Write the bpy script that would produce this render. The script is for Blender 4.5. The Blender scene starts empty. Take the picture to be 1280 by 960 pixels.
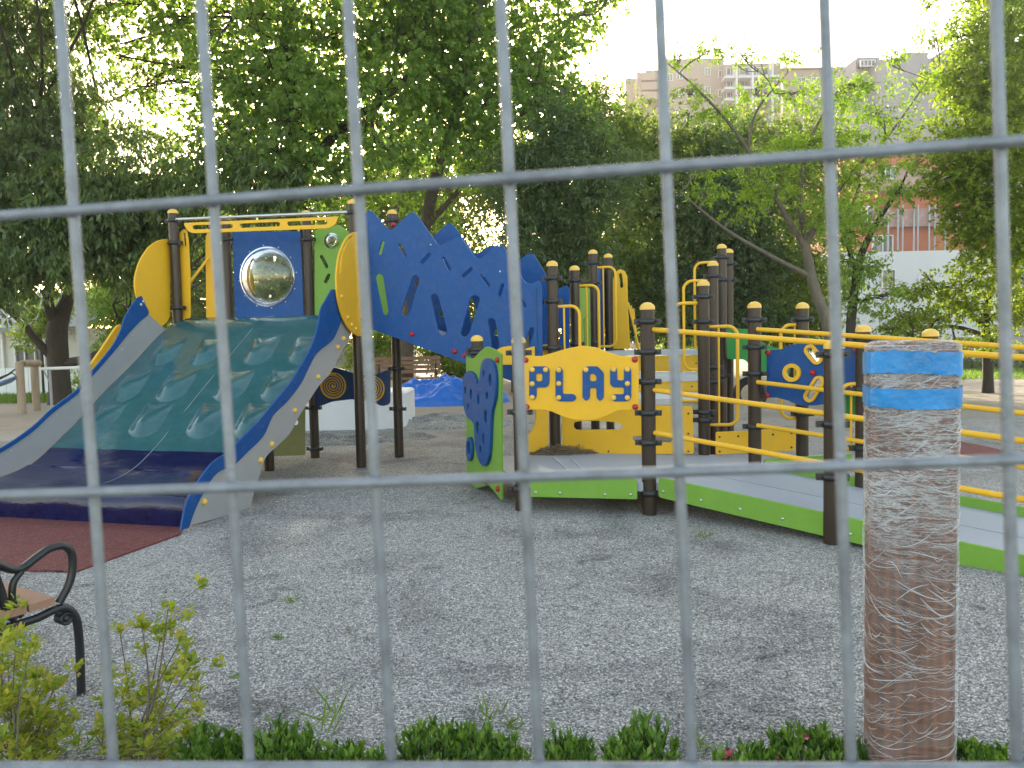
import bpy, bmesh, math, random
import numpy as np
from mathutils import Vector, Matrix
rng = np.random.default_rng(7)
random.seed(7)
S = bpy.context.scene
COL = S.collection
rad = math.radians

# ------------------------------------------------------------------ camera
FPX, PITCH, ROLL, EYE = 960.0, rad(3.3), rad(-1.2), 1.4
cam = bpy.data.objects.new('camera', bpy.data.cameras.new('camera'))
COL.objects.link(cam)
CM = Matrix.Translation((0, 0, EYE)) @ Matrix.Rotation(rad(90) - PITCH, 4, 'X') @ Matrix.Rotation(ROLL, 4, 'Z')
cam.matrix_world = CM
cam.data.sensor_width = 36
cam.data.lens = FPX / 1280 * 36
cam.data.clip_start = 0.05
cam.data.clip_end = 2000
cam.data.dof.use_dof = True
cam.data.dof.focus_distance = 7.5
cam.data.dof.aperture_fstop = 11.5
S.camera = cam
CO = Vector((0, 0, EYE))
C3 = CM.to_3x3()

def ray(px, py):
    return C3 @ Vector(((px - 640) / FPX, -(py - 480) / FPX, -1))
def at(px, py, Y):
    d = ray(px, py); return CO + d * (Y / d.y)
def gnd(px, py, z=0.0):
    d = ray(px, py); return CO + d * ((z - EYE) / d.z)

class Frame:
    """a vertical plane through P along the horizontal direction d; (s, z) coordinates, n faces the camera"""
    def __init__(self, P, d, flip=False):
        self.P = Vector((P[0], P[1], 0)); self.d = Vector((d[0], d[1], 0)).normalized()
        self.n = self.d.cross(Vector((0, 0, 1))).normalized()
        if (self.n.dot(CO - self.P) < 0) != flip: self.n.negate()
    def sz(self, px, py):
        r = ray(px, py); t = (self.P - CO).dot(self.n) / r.dot(self.n); q = CO + r * t
        return ((q - self.P).dot(self.d), q.z)
    def w(self, s, z, off=0.0):
        return self.P + self.d * s + Vector((0, 0, z)) + self.n * off

# ------------------------------------------------------------------ materials
def new_mat(name):
    m = bpy.data.materials.new(name); m.use_nodes = True
    nt = m.node_tree; b = nt.nodes['Principled BSDF']
    return m, nt, b
def N(nt, t, **kw):
    n = nt.nodes.new('ShaderNode' + t)
    for k, v in kw.items():
        if k in n.inputs: n.inputs[k].default_value = v
        else: setattr(n, k, v)
    return n
def ramp(nt, fac, stops):
    r = nt.nodes.new('ShaderNodeValToRGB'); e = r.color_ramp.elements
    while len(e) < len(stops): e.new(0.5)
    for i, (p, c) in enumerate(stops):
        e[i].position = p; e[i].color = (*c, 1) if len(c) == 3 else c
    nt.links.new(fac, r.inputs[0]); return r
def coords(nt, scale=(1, 1, 1), which='Object'):
    tc = N(nt, 'TexCoord'); mp = N(nt, 'Mapping'); mp.inputs['Scale'].default_value = scale
    nt.links.new(tc.outputs[which], mp.inputs[0]); return mp.outputs[0]

def pmat(name, c, rough=0.5, metal=0.0, var=0.10, scale=6.0, bump=0.0, bscale=60.0, spec=0.5, dust=0.0, stretch=(1, 1, 1), coat=0.0):
    m, nt, b = new_mat(name); L = nt.links.new
    v = coords(nt, stretch)
    n1 = N(nt, 'TexNoise', Scale=scale, Detail=6.0, Roughness=0.65); L(v, n1.inputs['Vector'])
    lo = tuple(x * (1 - var) for x in c); hi = tuple(min(1, x * (1 + var)) for x in c)
    r = ramp(nt, n1.outputs[0], [(0.3, lo), (0.7, hi)])
    col = r.outputs[0]
    if dust > 0:
        n2 = N(nt, 'TexNoise', Scale=scale * 2.3, Detail=8.0, Roughness=0.75); L(v, n2.inputs['Vector'])
        r2 = ramp(nt, n2.outputs[0], [(0.48, (0, 0, 0)), (0.75, (dust,) * 3)])
        mx = N(nt, 'MixRGB'); L(r2.outputs[0], mx.inputs[0]); L(col, mx.inputs[1]); mx.inputs[2].default_value = (0.42, 0.40, 0.37, 1)
        col = mx.outputs[0]
    L(col, b.inputs['Base Color'])
    rr = ramp(nt, n1.outputs[0], [(0.2, (max(0.02, rough - .08),) * 3), (0.8, (min(1, rough + .08),) * 3)])
    L(rr.outputs[0], b.inputs['Roughness'])
    b.inputs['Metallic'].default_value = metal
    b.inputs['Specular IOR Level'].default_value = spec
    b.inputs['Coat Weight'].default_value = coat
    if bump > 0:
        n3 = N(nt, 'TexNoise', Scale=bscale, Detail=4.0); L(v, n3.inputs['Vector'])
        bp = N(nt, 'Bump', Strength=bump, Distance=0.01); L(n3.outputs[0], bp.inputs['Height']); L(bp.outputs[0], b.inputs['Normal'])
    return m

M = {}
M['yellow'] = pmat('yellow_plastic', (0.76, 0.42, 0.014), 0.45, spec=.38, var=.05, dust=.10, bump=.04, bscale=300)
M['blue'] = pmat('blue_plastic', (0.002, 0.064, 0.25), 0.45, spec=.32, var=.07, dust=.07, bump=.04, bscale=300)
M['navy'] = pmat('navy_plastic', (0.008, 0.035, 0.13), 0.45, var=.08, dust=.06)
M['green'] = pmat('green_plastic', (0.165, 0.335, 0.042), 0.45, spec=.35, var=.06, dust=.08)
M['green_dark'] = pmat('deep_green_plastic', (0.025, 0.24, 0.045), 0.45, spec=.35, var=.06, dust=.05)
M['olive'] = pmat('shade_toned_plastic', (0.20, 0.21, 0.07), 0.5, var=.08, dust=.1)  # yellow-green panel under the platform, with its shade mixed into the colour
M['bluegrey'] = pmat('blue_grey_plastic', (0.16, 0.27, 0.48), 0.45, var=.06, dust=.05)
M['post'] = pmat('dark_brown_powder_coat', (0.036, 0.022, 0.015), 0.36, var=.12, dust=.0, spec=.4)
M['clamp'] = pmat('black_cast_clamp', (0.012, 0.013, 0.016), 0.4, var=.15, dust=.06, spec=.6)
M['cap'] = pmat('yellow_cap_plastic', (0.76, 0.47, 0.08), 0.45, var=.08, dust=.15)
M['red'] = pmat('red_bolt_cap', (0.36, 0.012, 0.02), 0.35, var=.1)
M['steel'] = pmat('stainless_steel', (0.55, 0.56, 0.58), 0.32, metal=.9, var=.08)
M['slide_side'] = pmat('brushed_grey_panel', (0.42, 0.42, 0.44), 0.40, metal=.35, var=.05, dust=.05, scale=3)
M['deck'] = pmat('grey_deck_coating', (0.34, 0.37, 0.42), 0.62, var=.07, dust=.22, bump=.12, bscale=180, scale=2)
M['tread'] = pmat('light_grey_tread', (0.50, 0.52, 0.55), 0.55, var=.06, dust=.2)
M['wire'] = pmat('galvanised_wire', (0.20, 0.22, 0.25), 0.42, metal=.35, var=.28, scale=55, dust=.12, bump=.12, bscale=400)
M['iron'] = pmat('black_cast_iron', (0.010, 0.012, 0.016), 0.36, var=.2, bump=.10, bscale=120, spec=.55)
M['slat'] = pmat('brown_plank', (0.24, 0.125, 0.075), 0.65, var=.25, scale=4, stretch=(1, 1, 14), dust=.1)
M['bench_slat'] = pmat('reddish_plank', (0.30, 0.165, 0.11), 0.6, var=.2, scale=8, dust=.1)
M['log'] = pmat('weathered_log', (0.33, 0.25, 0.18), 0.75, var=.2, scale=10, stretch=(1, 1, .2), bump=.2, bscale=50)
M['white'] = pmat('white_paint', (0.74, 0.76, 0.80), 0.55, var=.05, dust=.08, scale=2)
M['rope'] = pmat('dark_rope', (0.03, 0.03, 0.035), 0.8)
M['dry'] = pmat('dry_twigs', (0.20, 0.145, 0.095), 0.85, var=.35, scale=60)
M['bark'] = pmat('dark_bark', (0.040, 0.030, 0.023), 0.85, var=.45, scale=9, stretch=(1, 1, .35), bump=.6, bscale=22)
M['bark_grey'] = pmat('grey_bark', (0.125, 0.105, 0.080), 0.85, var=.35, scale=9, stretch=(1, 1, .35), bump=.6, bscale=22)
M['tyre'] = pmat('black_rubber', (0.016, 0.017, 0.019), 0.6, dust=.1)
M['tape'] = pmat('blue_tape', (0.015, 0.22, 0.56), 0.30, var=.22, scale=9, bump=.35, bscale=26, spec=.5)
M['beige_wall'] = pmat('beige_render', (0.26, 0.21, 0.18), 0.8, var=.05, scale=.4)
M['lavender_wall'] = pmat('pale_grey_render', (0.25, 0.245, 0.27), 0.8, var=.05, scale=.3)
M['orange_wall'] = pmat('terracotta_render', (0.40, 0.125, 0.065), 0.8, var=.08, scale=.7)
M['white_wall'] = pmat('white_render', (0.50, 0.515, 0.55), 0.8, var=.05, scale=.5)
M['cream_wall'] = pmat('cream_cladding', (0.58, 0.57, 0.52), 0.75, var=.06, scale=.8)
M['roof'] = pmat('grey_roof_tile', (0.20, 0.21, 0.24), 0.6, var=.2, scale=6)
M['tile'] = pmat('pink_tile', (0.33, 0.22, 0.20), 0.7, var=.25, scale=5)
M['window'] = pmat('window_pane', (0.07, 0.085, 0.10), 0.12, var=.2, scale=1, spec=.7)
M['frame'] = pmat('pale_window_frame', (0.62, 0.63, 0.65), 0.5)
M['pole'] = pmat('grey_pole', (0.30, 0.32, 0.36), 0.5, metal=.3)

def mat_gravel():
    m, nt, b = new_mat('crushed_gravel'); L = nt.links.new
    v = coords(nt)
    vo = N(nt, 'TexVoronoi', Scale=125.0); L(v, vo.inputs['Vector'])
    vb = N(nt, 'TexVoronoi', Scale=43.0); L(v, vb.inputs['Vector'])
    sep = N(nt, 'SeparateColor'); L(vo.outputs['Color'], sep.inputs[0])
    sep2 = N(nt, 'SeparateColor'); L(vb.outputs['Color'], sep2.inputs[0])
    stone = ramp(nt, sep.outputs[0], [(0.0, (.13, .128, .124)), (0.3, (.27, .265, .256)), (0.62, (.42, .412, .396)), (1.0, (.78, .765, .73))])
    stone2 = ramp(nt, sep2.outputs[1], [(0.0, (.16, .158, .15)), (0.5, (.32, .315, .305)), (1.0, (.56, .55, .53))])
    mx0 = N(nt, 'MixRGB'); mx0.inputs[0].default_value = .22; L(stone.outputs[0], mx0.inputs[1]); L(stone2.outputs[0], mx0.inputs[2])
    # dark gaps between the stones
    gap = ramp(nt, vo.outputs['Distance'], [(0.35, (1, 1, 1)), (0.75, (.45, .45, .45))])
    mg = N(nt, 'MixRGB', blend_type='MULTIPLY'); mg.inputs[0].default_value = .7; L(mx0.outputs[0], mg.inputs[1]); L(gap.outputs[0], mg.inputs[2])
    # damp stains
    n1 = N(nt, 'TexNoise', Scale=.75, Detail=7.0, Roughness=.62, Distortion=.6); L(v, n1.inputs['Vector'])
    damp = ramp(nt, n1.outputs[0], [(0.36, (.62, .62, .63)), (0.50, (1, 1, 1)), (0.72, (1.06, 1.05, 1.02))])
    md = N(nt, 'MixRGB', blend_type='MULTIPLY'); md.inputs[0].default_value = 1; L(mg.outputs[0], md.inputs[1]); L(damp.outputs[0], md.inputs[2])
    n1b = N(nt, 'TexNoise', Scale=3.1, Detail=8.0, Roughness=.7, Distortion=.8); L(v, n1b.inputs['Vector'])
    damp2 = ramp(nt, n1b.outputs[0], [(0.32, (.52, .52, .53)), (0.42, (1, 1, 1))])
    md2 = N(nt, 'MixRGB', blend_type='MULTIPLY'); md2.inputs[0].default_value = .9; L(md.outputs[0], md2.inputs[1]); L(damp2.outputs[0], md2.inputs[2])
    # sandy soil shows through further off
    n2 = N(nt, 'TexNoise', Scale=.35, Detail=5.0, Roughness=.6); L(v, n2.inputs['Vector'])
    sx = N(nt, 'SeparateXYZ'); L(v, sx.inputs[0])
    mr = N(nt, 'MapRange'); mr.inputs['From Min'].default_value = 8.0; mr.inputs['From Max'].default_value = 16.0
    mr.inputs['To Min'].default_value = -.12; mr.inputs['To Max'].default_value = .55
    L(sx.outputs[1], mr.inputs[0])
    ad = N(nt, 'Math', operation='ADD'); L(n2.outputs[0], ad.inputs[0]); L(mr.outputs[0], ad.inputs[1])
    sand = ramp(nt, ad.outputs[0], [(0.55, (0, 0, 0)), (0.95, (.75, .75, .75))])
    ms = N(nt, 'MixRGB'); L(sand.outputs[0], ms.inputs[0]); L(md2.outputs[0], ms.inputs[1]); ms.inputs[2].default_value = (.31, .26, .20, 1)
    L(ms.outputs[0], b.inputs['Base Color'])
    b.inputs['Roughness'].default_value = .85
    b.inputs['Specular IOR Level'].default_value = .25
    bp = N(nt, 'Bump', Strength=.8, Distance=.006); L(vo.outputs['Distance'], bp.inputs['Height']); bp.invert = True
    bp2 = N(nt, 'Bump', Strength=.5, Distance=.04); L(n1b.outputs[0], bp2.inputs['Height']); L(bp.outputs[0], bp2.inputs['Normal'])
    L(bp2.outputs[0], b.inputs['Normal'])
    return m
M['gravel'] = mat_gravel()

def mat_rubber():
    m, nt, b = new_mat('red_rubber_tile'); L = nt.links.new
    v = coords(nt)
    vo = N(nt, 'TexVoronoi', Scale=160.0); L(v, vo.inputs['Vector'])
    sep = N(nt, 'SeparateColor'); L(vo.outputs['Color'], sep.inputs[0])
    r = ramp(nt, sep.outputs[0], [(0.0, (.085, .018, .018)), (.6, (.15, .030, .028)), (.95, (.19, .042, .038)), (1.0, (.36, .22, .20))])
    mp = N(nt, 'Mapping'); mp.inputs['Rotation'].default_value = (0, 0, .285); L(v, mp.inputs[0])
    br = N(nt, 'TexBrick', Scale=1.0); br.offset = 0.0; br.inputs['Mortar Size'].default_value = .004; br.inputs['Brick Width'].default_value = .5; br.inputs['Row Height'].default_value = .5
    L(mp.outputs[0], br.inputs['Vector'])
    mx = N(nt, 'MixRGB'); L(br.outputs['Fac'], mx.inputs[0]); L(r.outputs[0], mx.inputs[1]); mx.inputs[2].default_value = (.025, .01, .01, 1)
    L(mx.outputs[0], b.inputs['Base Color']); b.inputs['Roughness'].default_value = .8
    bp = N(nt, 'Bump', Strength=.4, Distance=.003); L(vo.outputs['Distance'], bp.inputs['Height']); L(bp.outputs[0], b.inputs['Normal'])
    return m
M['rubber'] = mat_rubber()

def mat_slide():
    """glossy moulded terrazzo: teal with a navy foot (the colour split is part of the moulding)"""
    m, nt, b = new_mat('teal_terrazzo_slide'); L = nt.links.new
    v = coords(nt)
    n = N(nt, 'TexNoise', Scale=7.0, Detail=8.0, Roughness=.7); L(v, n.inputs['Vector'])
    teal = ramp(nt, n.outputs[0], [(0.3, (.020, .082, .10)), (.7, (.036, .125, .142))])
    navy = ramp(nt, n.outputs[0], [(0.3, (.003, .005, .042)), (.7, (.006, .010, .070))])
    at_ = N(nt, 'Attribute'); at_.attribute_name = 'foot'
    mx = N(nt, 'MixRGB'); L(at_.outputs['Fac'], mx.inputs[0]); L(teal.outputs[0], mx.inputs[1]); L(navy.outputs[0], mx.inputs[2])
    L(mx.outputs[0], b.inputs['Base Color'])
    b.inputs['Roughness'].default_value = .03
    b.inputs['Specular IOR Level'].default_value = .55
    v2 = coords(nt, (1.0, 2.2, 3.2)); n2 = N(nt, 'TexNoise', Scale=5.0, Detail=5.0, Roughness=.62, Distortion=.5); L(v2, n2.inputs['Vector'])
    bp = N(nt, 'Bump', Strength=.10, Distance=.05); L(n2.outputs[0], bp.inputs['Height'])
    L(bp.outputs[0], b.inputs['Normal'])
    return m
M['slide'] = mat_slide()

def mat_glass():
    m, nt, b = new_mat('clear_acrylic')
    b.inputs['Base Color'].default_value = (.97, .98, .97, 1); b.inputs['Roughness'].default_value = .03
    b.inputs['Transmission Weight'].default_value = 1; b.inputs['IOR'].default_value = 1.49
    return m
M['glass'] = mat_glass()

def mat_film():
    """clear stretch film: mostly see-through, whitish where creased"""
    m, nt, b = new_mat('stretch_film'); L = nt.links.new
    tc = N(nt, 'TexCoord')
    def streak(rot, sc, nscale):
        mp = N(nt, 'Mapping'); mp.inputs['Rotation'].default_value = rot; mp.inputs['Scale'].default_value = sc
        L(tc.outputs['UV'], mp.inputs[0])
        n = N(nt, 'TexNoise', Scale=nscale, Detail=6.0, Roughness=.65, Distortion=.9); L(mp.outputs[0], n.inputs['Vector'])
        a = N(nt, 'Math', operation='SUBTRACT'); L(n.outputs[0], a.inputs[0]); a.inputs[1].default_value = .5
        ab = N(nt, 'Math', operation='ABSOLUTE'); L(a.outputs[0], ab.inputs[0])
        return ramp(nt, ab.outputs[0], [(0.0, (1, 1, 1)), (.014, (.40, .40, .40)), (.045, (0, 0, 0))]).outputs[0]
    s1 = streak((0, 0, rad(20)), (3, 26, 1), 1.6); s2 = streak((0, 0, rad(-28)), (3, 22, 1), 1.9); s3 = streak((0, 0, rad(5)), (2, 40, 1), 1.2)
    mx = N(nt, 'MixRGB', blend_type='LIGHTEN'); mx.inputs[0].default_value = 1; L(s1, mx.inputs[1]); L(s2, mx.inputs[2])
    mx2 = N(nt, 'MixRGB', blend_type='LIGHTEN'); mx2.inputs[0].default_value = 1; L(mx.outputs[0], mx2.inputs[1]); L(s3, mx2.inputs[2])
    big = N(nt, 'TexNoise', Scale=5.0, Detail=4.0); L(tc.outputs['UV'], big.inputs['Vector'])
    at_ = N(nt, 'Attribute'); at_.attribute_name = 'layers'
    bg = N(nt, 'Math', operation='MULTIPLY'); L(big.outputs[0], bg.inputs[0]); L(at_.outputs['Fac'], bg.inputs[1])
    fac = N(nt, 'Math', operation='MULTIPLY'); L(mx2.outputs[0], fac.inputs[0]); L(bg.outputs[0], fac.inputs[1])
    f2 = N(nt, 'Math', operation='MULTIPLY_ADD'); L(bg.outputs[0], f2.inputs[0]); f2.inputs[1].default_value = .08; L(fac.outputs[0], f2.inputs[2])
    b.inputs['Base Color'].default_value = (.78, .80, .83, 1); b.inputs['Roughness'].default_value = .3
    tr = N(nt, 'BsdfTransparent'); ms = N(nt, 'MixShader')
    L(f2.outputs[0], ms.inputs[0]); L(tr.outputs[0], ms.inputs[1]); L(b.outputs[0], ms.inputs[2])
    gl = N(nt, 'BsdfGlossy', Roughness=.18); ms2 = N(nt, 'MixShader'); ms2.inputs[0].default_value = .03
    L(ms.outputs[0], ms2.inputs[1]); L(gl.outputs[0], ms2.inputs[2])
    bp = N(nt, 'Bump', Strength=.6, Distance=.006); L(mx2.outputs[0], bp.inputs['Height'])
    L(bp.outputs[0], b.inputs['Normal']); L(bp.outputs[0], gl.inputs['Normal'])
    L(ms2.outputs[0], nt.nodes['Material Output'].inputs[0])
    return m
M['film'] = mat_film()
def mat_strand():
    m, nt, b = new_mat('film_crease'); b.inputs['Base Color'].default_value = (.80, .82, .85, 1); b.inputs['Roughness'].default_value = .25
    b.inputs['Alpha'].default_value = .38
    return m
M['crease'] = mat_strand()
def mat_wood():
    m, nt, b = new_mat('brown_timber_post'); L = nt.links.new
    v = coords(nt, (9, 9, .8))
    n = N(nt, 'TexNoise', Scale=3.0, Detail=8.0, Roughness=.6, Distortion=.8); L(v, n.inputs['Vector'])
    w = N(nt, 'TexWave', Scale=1.1, Distortion=6.0, Detail=3.0); w.bands_direction = 'X'; L(v, w.inputs['Vector'])
    mx = N(nt, 'MixRGB'); mx.inputs[0].default_value = .18; L(n.outputs[0], mx.inputs[1]); L(w.outputs['Color'], mx.inputs[2])
    r = ramp(nt, mx.outputs[0], [(.25, (.055, .019, .009)), (.6, (.155, .056, .025)), (.85, (.26, .105, .045))])
    L(r.outputs[0], b.inputs['Base Color']); b.inputs['Roughness'].default_value = .6
    return m
M['wood'] = mat_wood()

def leaf_mat(name, cols, trans=.45, tcol=None, rough=.5, spec=.4):
    m, nt, b = new_mat(name); L = nt.links.new
    ge = N(nt, 'NewGeometry')
    r = ramp(nt, ge.outputs['Random Per Island'], [(i / max(1, len(cols) - 1), c) for i, c in enumerate(cols)])
    L(r.outputs[0], b.inputs['Base Color']); b.inputs['Roughness'].default_value = rough; b.inputs['Specular IOR Level'].default_value = spec
    t = N(nt, 'BsdfTranslucent'); mu = N(nt, 'MixRGB', blend_type='MULTIPLY'); mu.inputs[0].default_value = 1
    L(r.outputs[0], mu.inputs[1]); mu.inputs[2].default_value = (*(tcol or (1.75, 1.95, .72)), 1)
    L(mu.outputs[0], t.inputs[0])
    ms = N(nt, 'MixShader'); ms.inputs[0].default_value = trans
    L(b.outputs[0], ms.inputs[1]); L(t.outputs[0], ms.inputs[2]); L(ms.outputs[0], nt.nodes['Material Output'].inputs[0])
    return m
M['lf_dark'] = leaf_mat('leathery_leaf', [(.080, .125, .052), (.112, .165, .064), (.165, .215, .08)], .45, rough=.38, spec=.5)
M['lf_ginkgo'] = leaf_mat('fresh_green_leaf', [(.135, .205, .055), (.17, .25, .065), (.225, .30, .08)], .58)
M['lf_ever'] = leaf_mat('dark_evergreen_leaf', [(.066, .108, .050), (.092, .138, .060), (.125, .17, .07)], .38, rough=.42, spec=.5)
M['lf_olive'] = leaf_mat('olive_leaf', [(.12, .165, .052), (.16, .205, .062), (.22, .26, .07)], .52)
M['lf_locust'] = leaf_mat('light_locust_leaf', [(.13, .21, .026), (.18, .27, .034), (.25, .33, .04)], .50)
M['lf_yellow'] = leaf_mat('yellow_green_leaf', [(.12, .18, .024), (.18, .24, .030), (.25, .29, .035)], .50)
M['lf_cherry'] = leaf_mat('cherry_leaf', [(.12, .18, .024), (.18, .24, .03), (.28, .28, .035)], .50)
M['lf_azalea'] = leaf_mat('azalea_leaf', [(.055, .115, .022), (.09, .17, .03), (.16, .25, .05)], .35, rough=.4)
M['lf_spirea'] = leaf_mat('golden_spirea_leaf', [(.17, .24, .03), (.26, .30, .035), (.36, .29, .045)], .45)
M['lf_grass'] = leaf_mat('grass_blade', [(.06, .11, .02), (.10, .17, .03), (.15, .20, .04)], .45)
M['lf_weed'] = leaf_mat('weed_leaf', [(.08, .15, .03), (.12, .21, .04), (.18, .24, .05)], .45)
M['pink'] = leaf_mat('pink_petal', [(.62, .06, .20), (.70, .10, .28)], .3, tcol=(1.2, 1, 1))

def mat_tarp():
    return pmat('blue_tarpaulin', (.010, .13, .56), .38, var=.12, scale=8, bump=.5, bscale=20, spec=.5, dust=.08)
M['tarp'] = mat_tarp()

# ------------------------------------------------------------------ object helpers
ORG = {}
def tag(o, label=None, cat=None, group=None, kind=None):
    if label: o['label'] = label
    if cat: o['category'] = cat
    if group: o['group'] = group
    if kind: o['kind'] = kind
    return o
def thing(name, loc, label, cat, group=None):
    o = bpy.data.objects.new(name, None); COL.objects.link(o)
    o.location = loc; o.empty_display_size = .1
    tag(o, label, cat, group); ORG[o.name] = Vector(loc); return o
def link(name, me, parent=None, mat=None, org=None, smooth=False):
    """me in world coordinates; moved into the frame of its thing"""
    o = bpy.data.objects.new(name, me); COL.objects.link(o)
    if parent is not None:
        off = ORG[parent.name]; o.parent = parent; ORG[o.name] = off
    else:
        off = Vector(org) if org is not None else Vector((0, 0, 0)); o.location = off; ORG[o.name] = off
    if off.length > 0: me.transform(Matrix.Translation(-off))
    if mat is not None:
        me.materials.clear(); me.materials.append(M[mat])
    if smooth:
        me.polygons.foreach_set('use_smooth', [True] * len(me.polygons))
    me.update(); return o

class MB:
    def __init__(self): self.v = []; self.f = []; self.sm = []
    def add(self, vs, fs, smooth=False):
        k = len(self.v); self.v += [tuple(p) for p in vs]
        self.f += [tuple(i + k for i in f) for f in fs]; self.sm += [smooth] * len(fs)
    def box(self, c, sx, sy, sz, dx=(1, 0, 0), up=(0, 0, 1)):
        c = Vector(c); dx = Vector(dx).normalized(); up = Vector(up).normalized(); dy = up.cross(dx).normalized(); up = dx.cross(dy)
        vs = [c + dx * (a * sx / 2) + dy * (b * sy / 2) + up * (e * sz / 2) for a in (-1, 1) for b in (-1, 1) for e in (-1, 1)]
        self.add(vs, [(0, 1, 3, 2), (4, 6, 7, 5), (0, 4, 5, 1), (2, 3, 7, 6), (0, 2, 6, 4), (1, 5, 7, 3)])
    def slab(self, pts, z0, z1):
        n = len(pts); a = sum(pts[i][0] * pts[(i + 1) % n][1] - pts[(i + 1) % n][0] * pts[i][1] for i in range(n))
        if a < 0: pts = pts[::-1]
        g = lambda z, p: z(p) if callable(z) else z
        vs = [(p[0], p[1], g(z0, p)) for p in pts] + [(p[0], p[1], g(z1, p)) for p in pts]
        fs = [tuple(range(n))[::-1], tuple(range(n, 2 * n))] + [(i, (i + 1) % n, n + (i + 1) % n, n + i) for i in range(n)]
        self.add(vs, fs)
    def tube(self, pts, r, seg=8, caps=True, flat=None):
        pts = [Vector(p) for p in pts]; n = len(pts)
        rs = r if isinstance(r, (list, tuple)) else [r] * n
        ref = None; vs = []; fs = []
        for i, p in enumerate(pts):
            t = (pts[min(i + 1, n - 1)] - pts[max(i - 1, 0)])
            t = t.normalized() if t.length > 1e-9 else Vector((0, 0, 1))
            if ref is None:
                ref = Vector(flat) if flat is not None else (Vector((0, 0, 1)) if abs(t.z) < .9 else Vector((1, 0, 0)))
            a = (ref - t * ref.dot(t))
            a = a.normalized() if a.length > 1e-6 else t.orthogonal().normalized()
            ref = a; b = t.cross(a)
            ra, rb = rs[i] if isinstance(rs[i], (list, tuple)) else (rs[i], rs[i])
            for k in range(seg):
                an = 2 * math.pi * k / seg
                vs.append(p + a * (ra * math.cos(an)) + b * (rb * math.sin(an)))
        for i in range(n - 1):
            for k in range(seg):
                k2 = (k + 1) % seg
                fs.append((i * seg + k, i * seg + k2, (i + 1) * seg + k2, (i + 1) * seg + k))
        self.add(vs, fs, True)
        if caps:
            self.add([vs[k] for k in range(seg)], [tuple(range(seg))[::-1]]); self.add([vs[(n - 1) * seg + k] for k in range(seg)], [tuple(range(seg))])
    def lathe(self, c, prof, axis=(0, 0, 1), seg=16, smooth=True):
        c = Vector(c); ax = Vector(axis).normalized(); a = ax.orthogonal().normalized(); b = ax.cross(a)
        vs = []; fs = []; n = len(prof)
        for r, h in prof:
            for k in range(seg):
                an = 2 * math.pi * k / seg; vs.append(c + ax * h + a * (r * math.cos(an)) + b * (r * math.sin(an)))
        for i in range(n - 1):
            for k in range(seg):
                k2 = (k + 1) % seg; fs.append((i * seg + k, i * seg + k2, (i + 1) * seg + k2, (i + 1) * seg + k))
        self.add(vs, fs, smooth)
        if prof[0][0] > 1e-5: self.add(vs[:seg], [tuple(range(seg))[::-1]])
        if prof[-1][0] > 1e-5: self.add(vs[-seg:], [tuple(range(seg))])
    def dome(self, c, ax, r, h):
        self.lathe(c, [(r, 0), (r, h * .25), (r * .92, h * .6), (r * .6, h * .9), (.0005, h)], ax, 12)
    def mesh(self, name):
        me = bpy.data.meshes.new(name); me.from_pydata(self.v, [], self.f)
        me.polygons.foreach_set('use_smooth', self.sm); me.update(); return me
    def build(self, name, mat, parent=None, org=None):
        return link(name, self.mesh(name), parent, mat, org)

def fillet(pts, r, seg=4):
    out = []; n = len(pts)
    for i in range(n):
        p0, p, p1 = (Vector((*pts[j % n], 0)) for j in (i - 1, i, i + 1))
        a = p0 - p; b = p1 - p
        rr = min(r, a.length * .45, b.length * .45)
        a = p + a.normalized() * rr; b = p + b.normalized() * rr
        for k in range(seg + 1):
            t = k / seg; q = a * (1 - t) ** 2 + p * (2 * t * (1 - t)) + b * t * t
            out.append((q.x, q.y))
    return out
def smooth_loop(pts, k=5, closed=True):
    out = []; n = len(pts)
    rngi = range(n) if closed else range(n - 1)
    for i in rngi:
        if closed: q = [np.array(pts[(i + j) % n], float) for j in (-1, 0, 1, 2)]
        else: q = [np.array(pts[min(max(i + j, 0), n - 1)], float) for j in (-1, 0, 1, 2)]
        for s in range(k):
            t = s / k
            out.append(tuple(.5 * (2 * q[1] + (q[2] - q[0]) * t + (2 * q[0] - 5 * q[1] + 4 * q[2] - q[3]) * t * t + (3 * q[1] - q[0] - 3 * q[2] + q[3]) * t ** 3)))
    if not closed: out.append(tuple(pts[-1]))
    return out
def capsule(a, b, hw, seg=6):
    a = np.array(a, float); b = np.array(b, float); d = b - a; l = np.hypot(*d)
    ang = math.atan2(d[1], d[0]) if l > 1e-9 else 0
    out = []
    for k in range(seg + 1): t = ang + math.pi / 2 + math.pi * k / seg; out.append(tuple(a + hw * np.array([math.cos(t), math.sin(t)])))
    for k in range(seg + 1): t = ang - math.pi / 2 + math.pi * k / seg; out.append(tuple(b + hw * np.array([math.cos(t), math.sin(t)])))
    return out
def circ(c, rx, ry=None, seg=28):
    ry = ry or rx
    return [(c[0] + rx * math.cos(2 * math.pi * k / seg), c[1] + ry * math.sin(2 * math.pi * k / seg)) for k in range(seg)]

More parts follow.
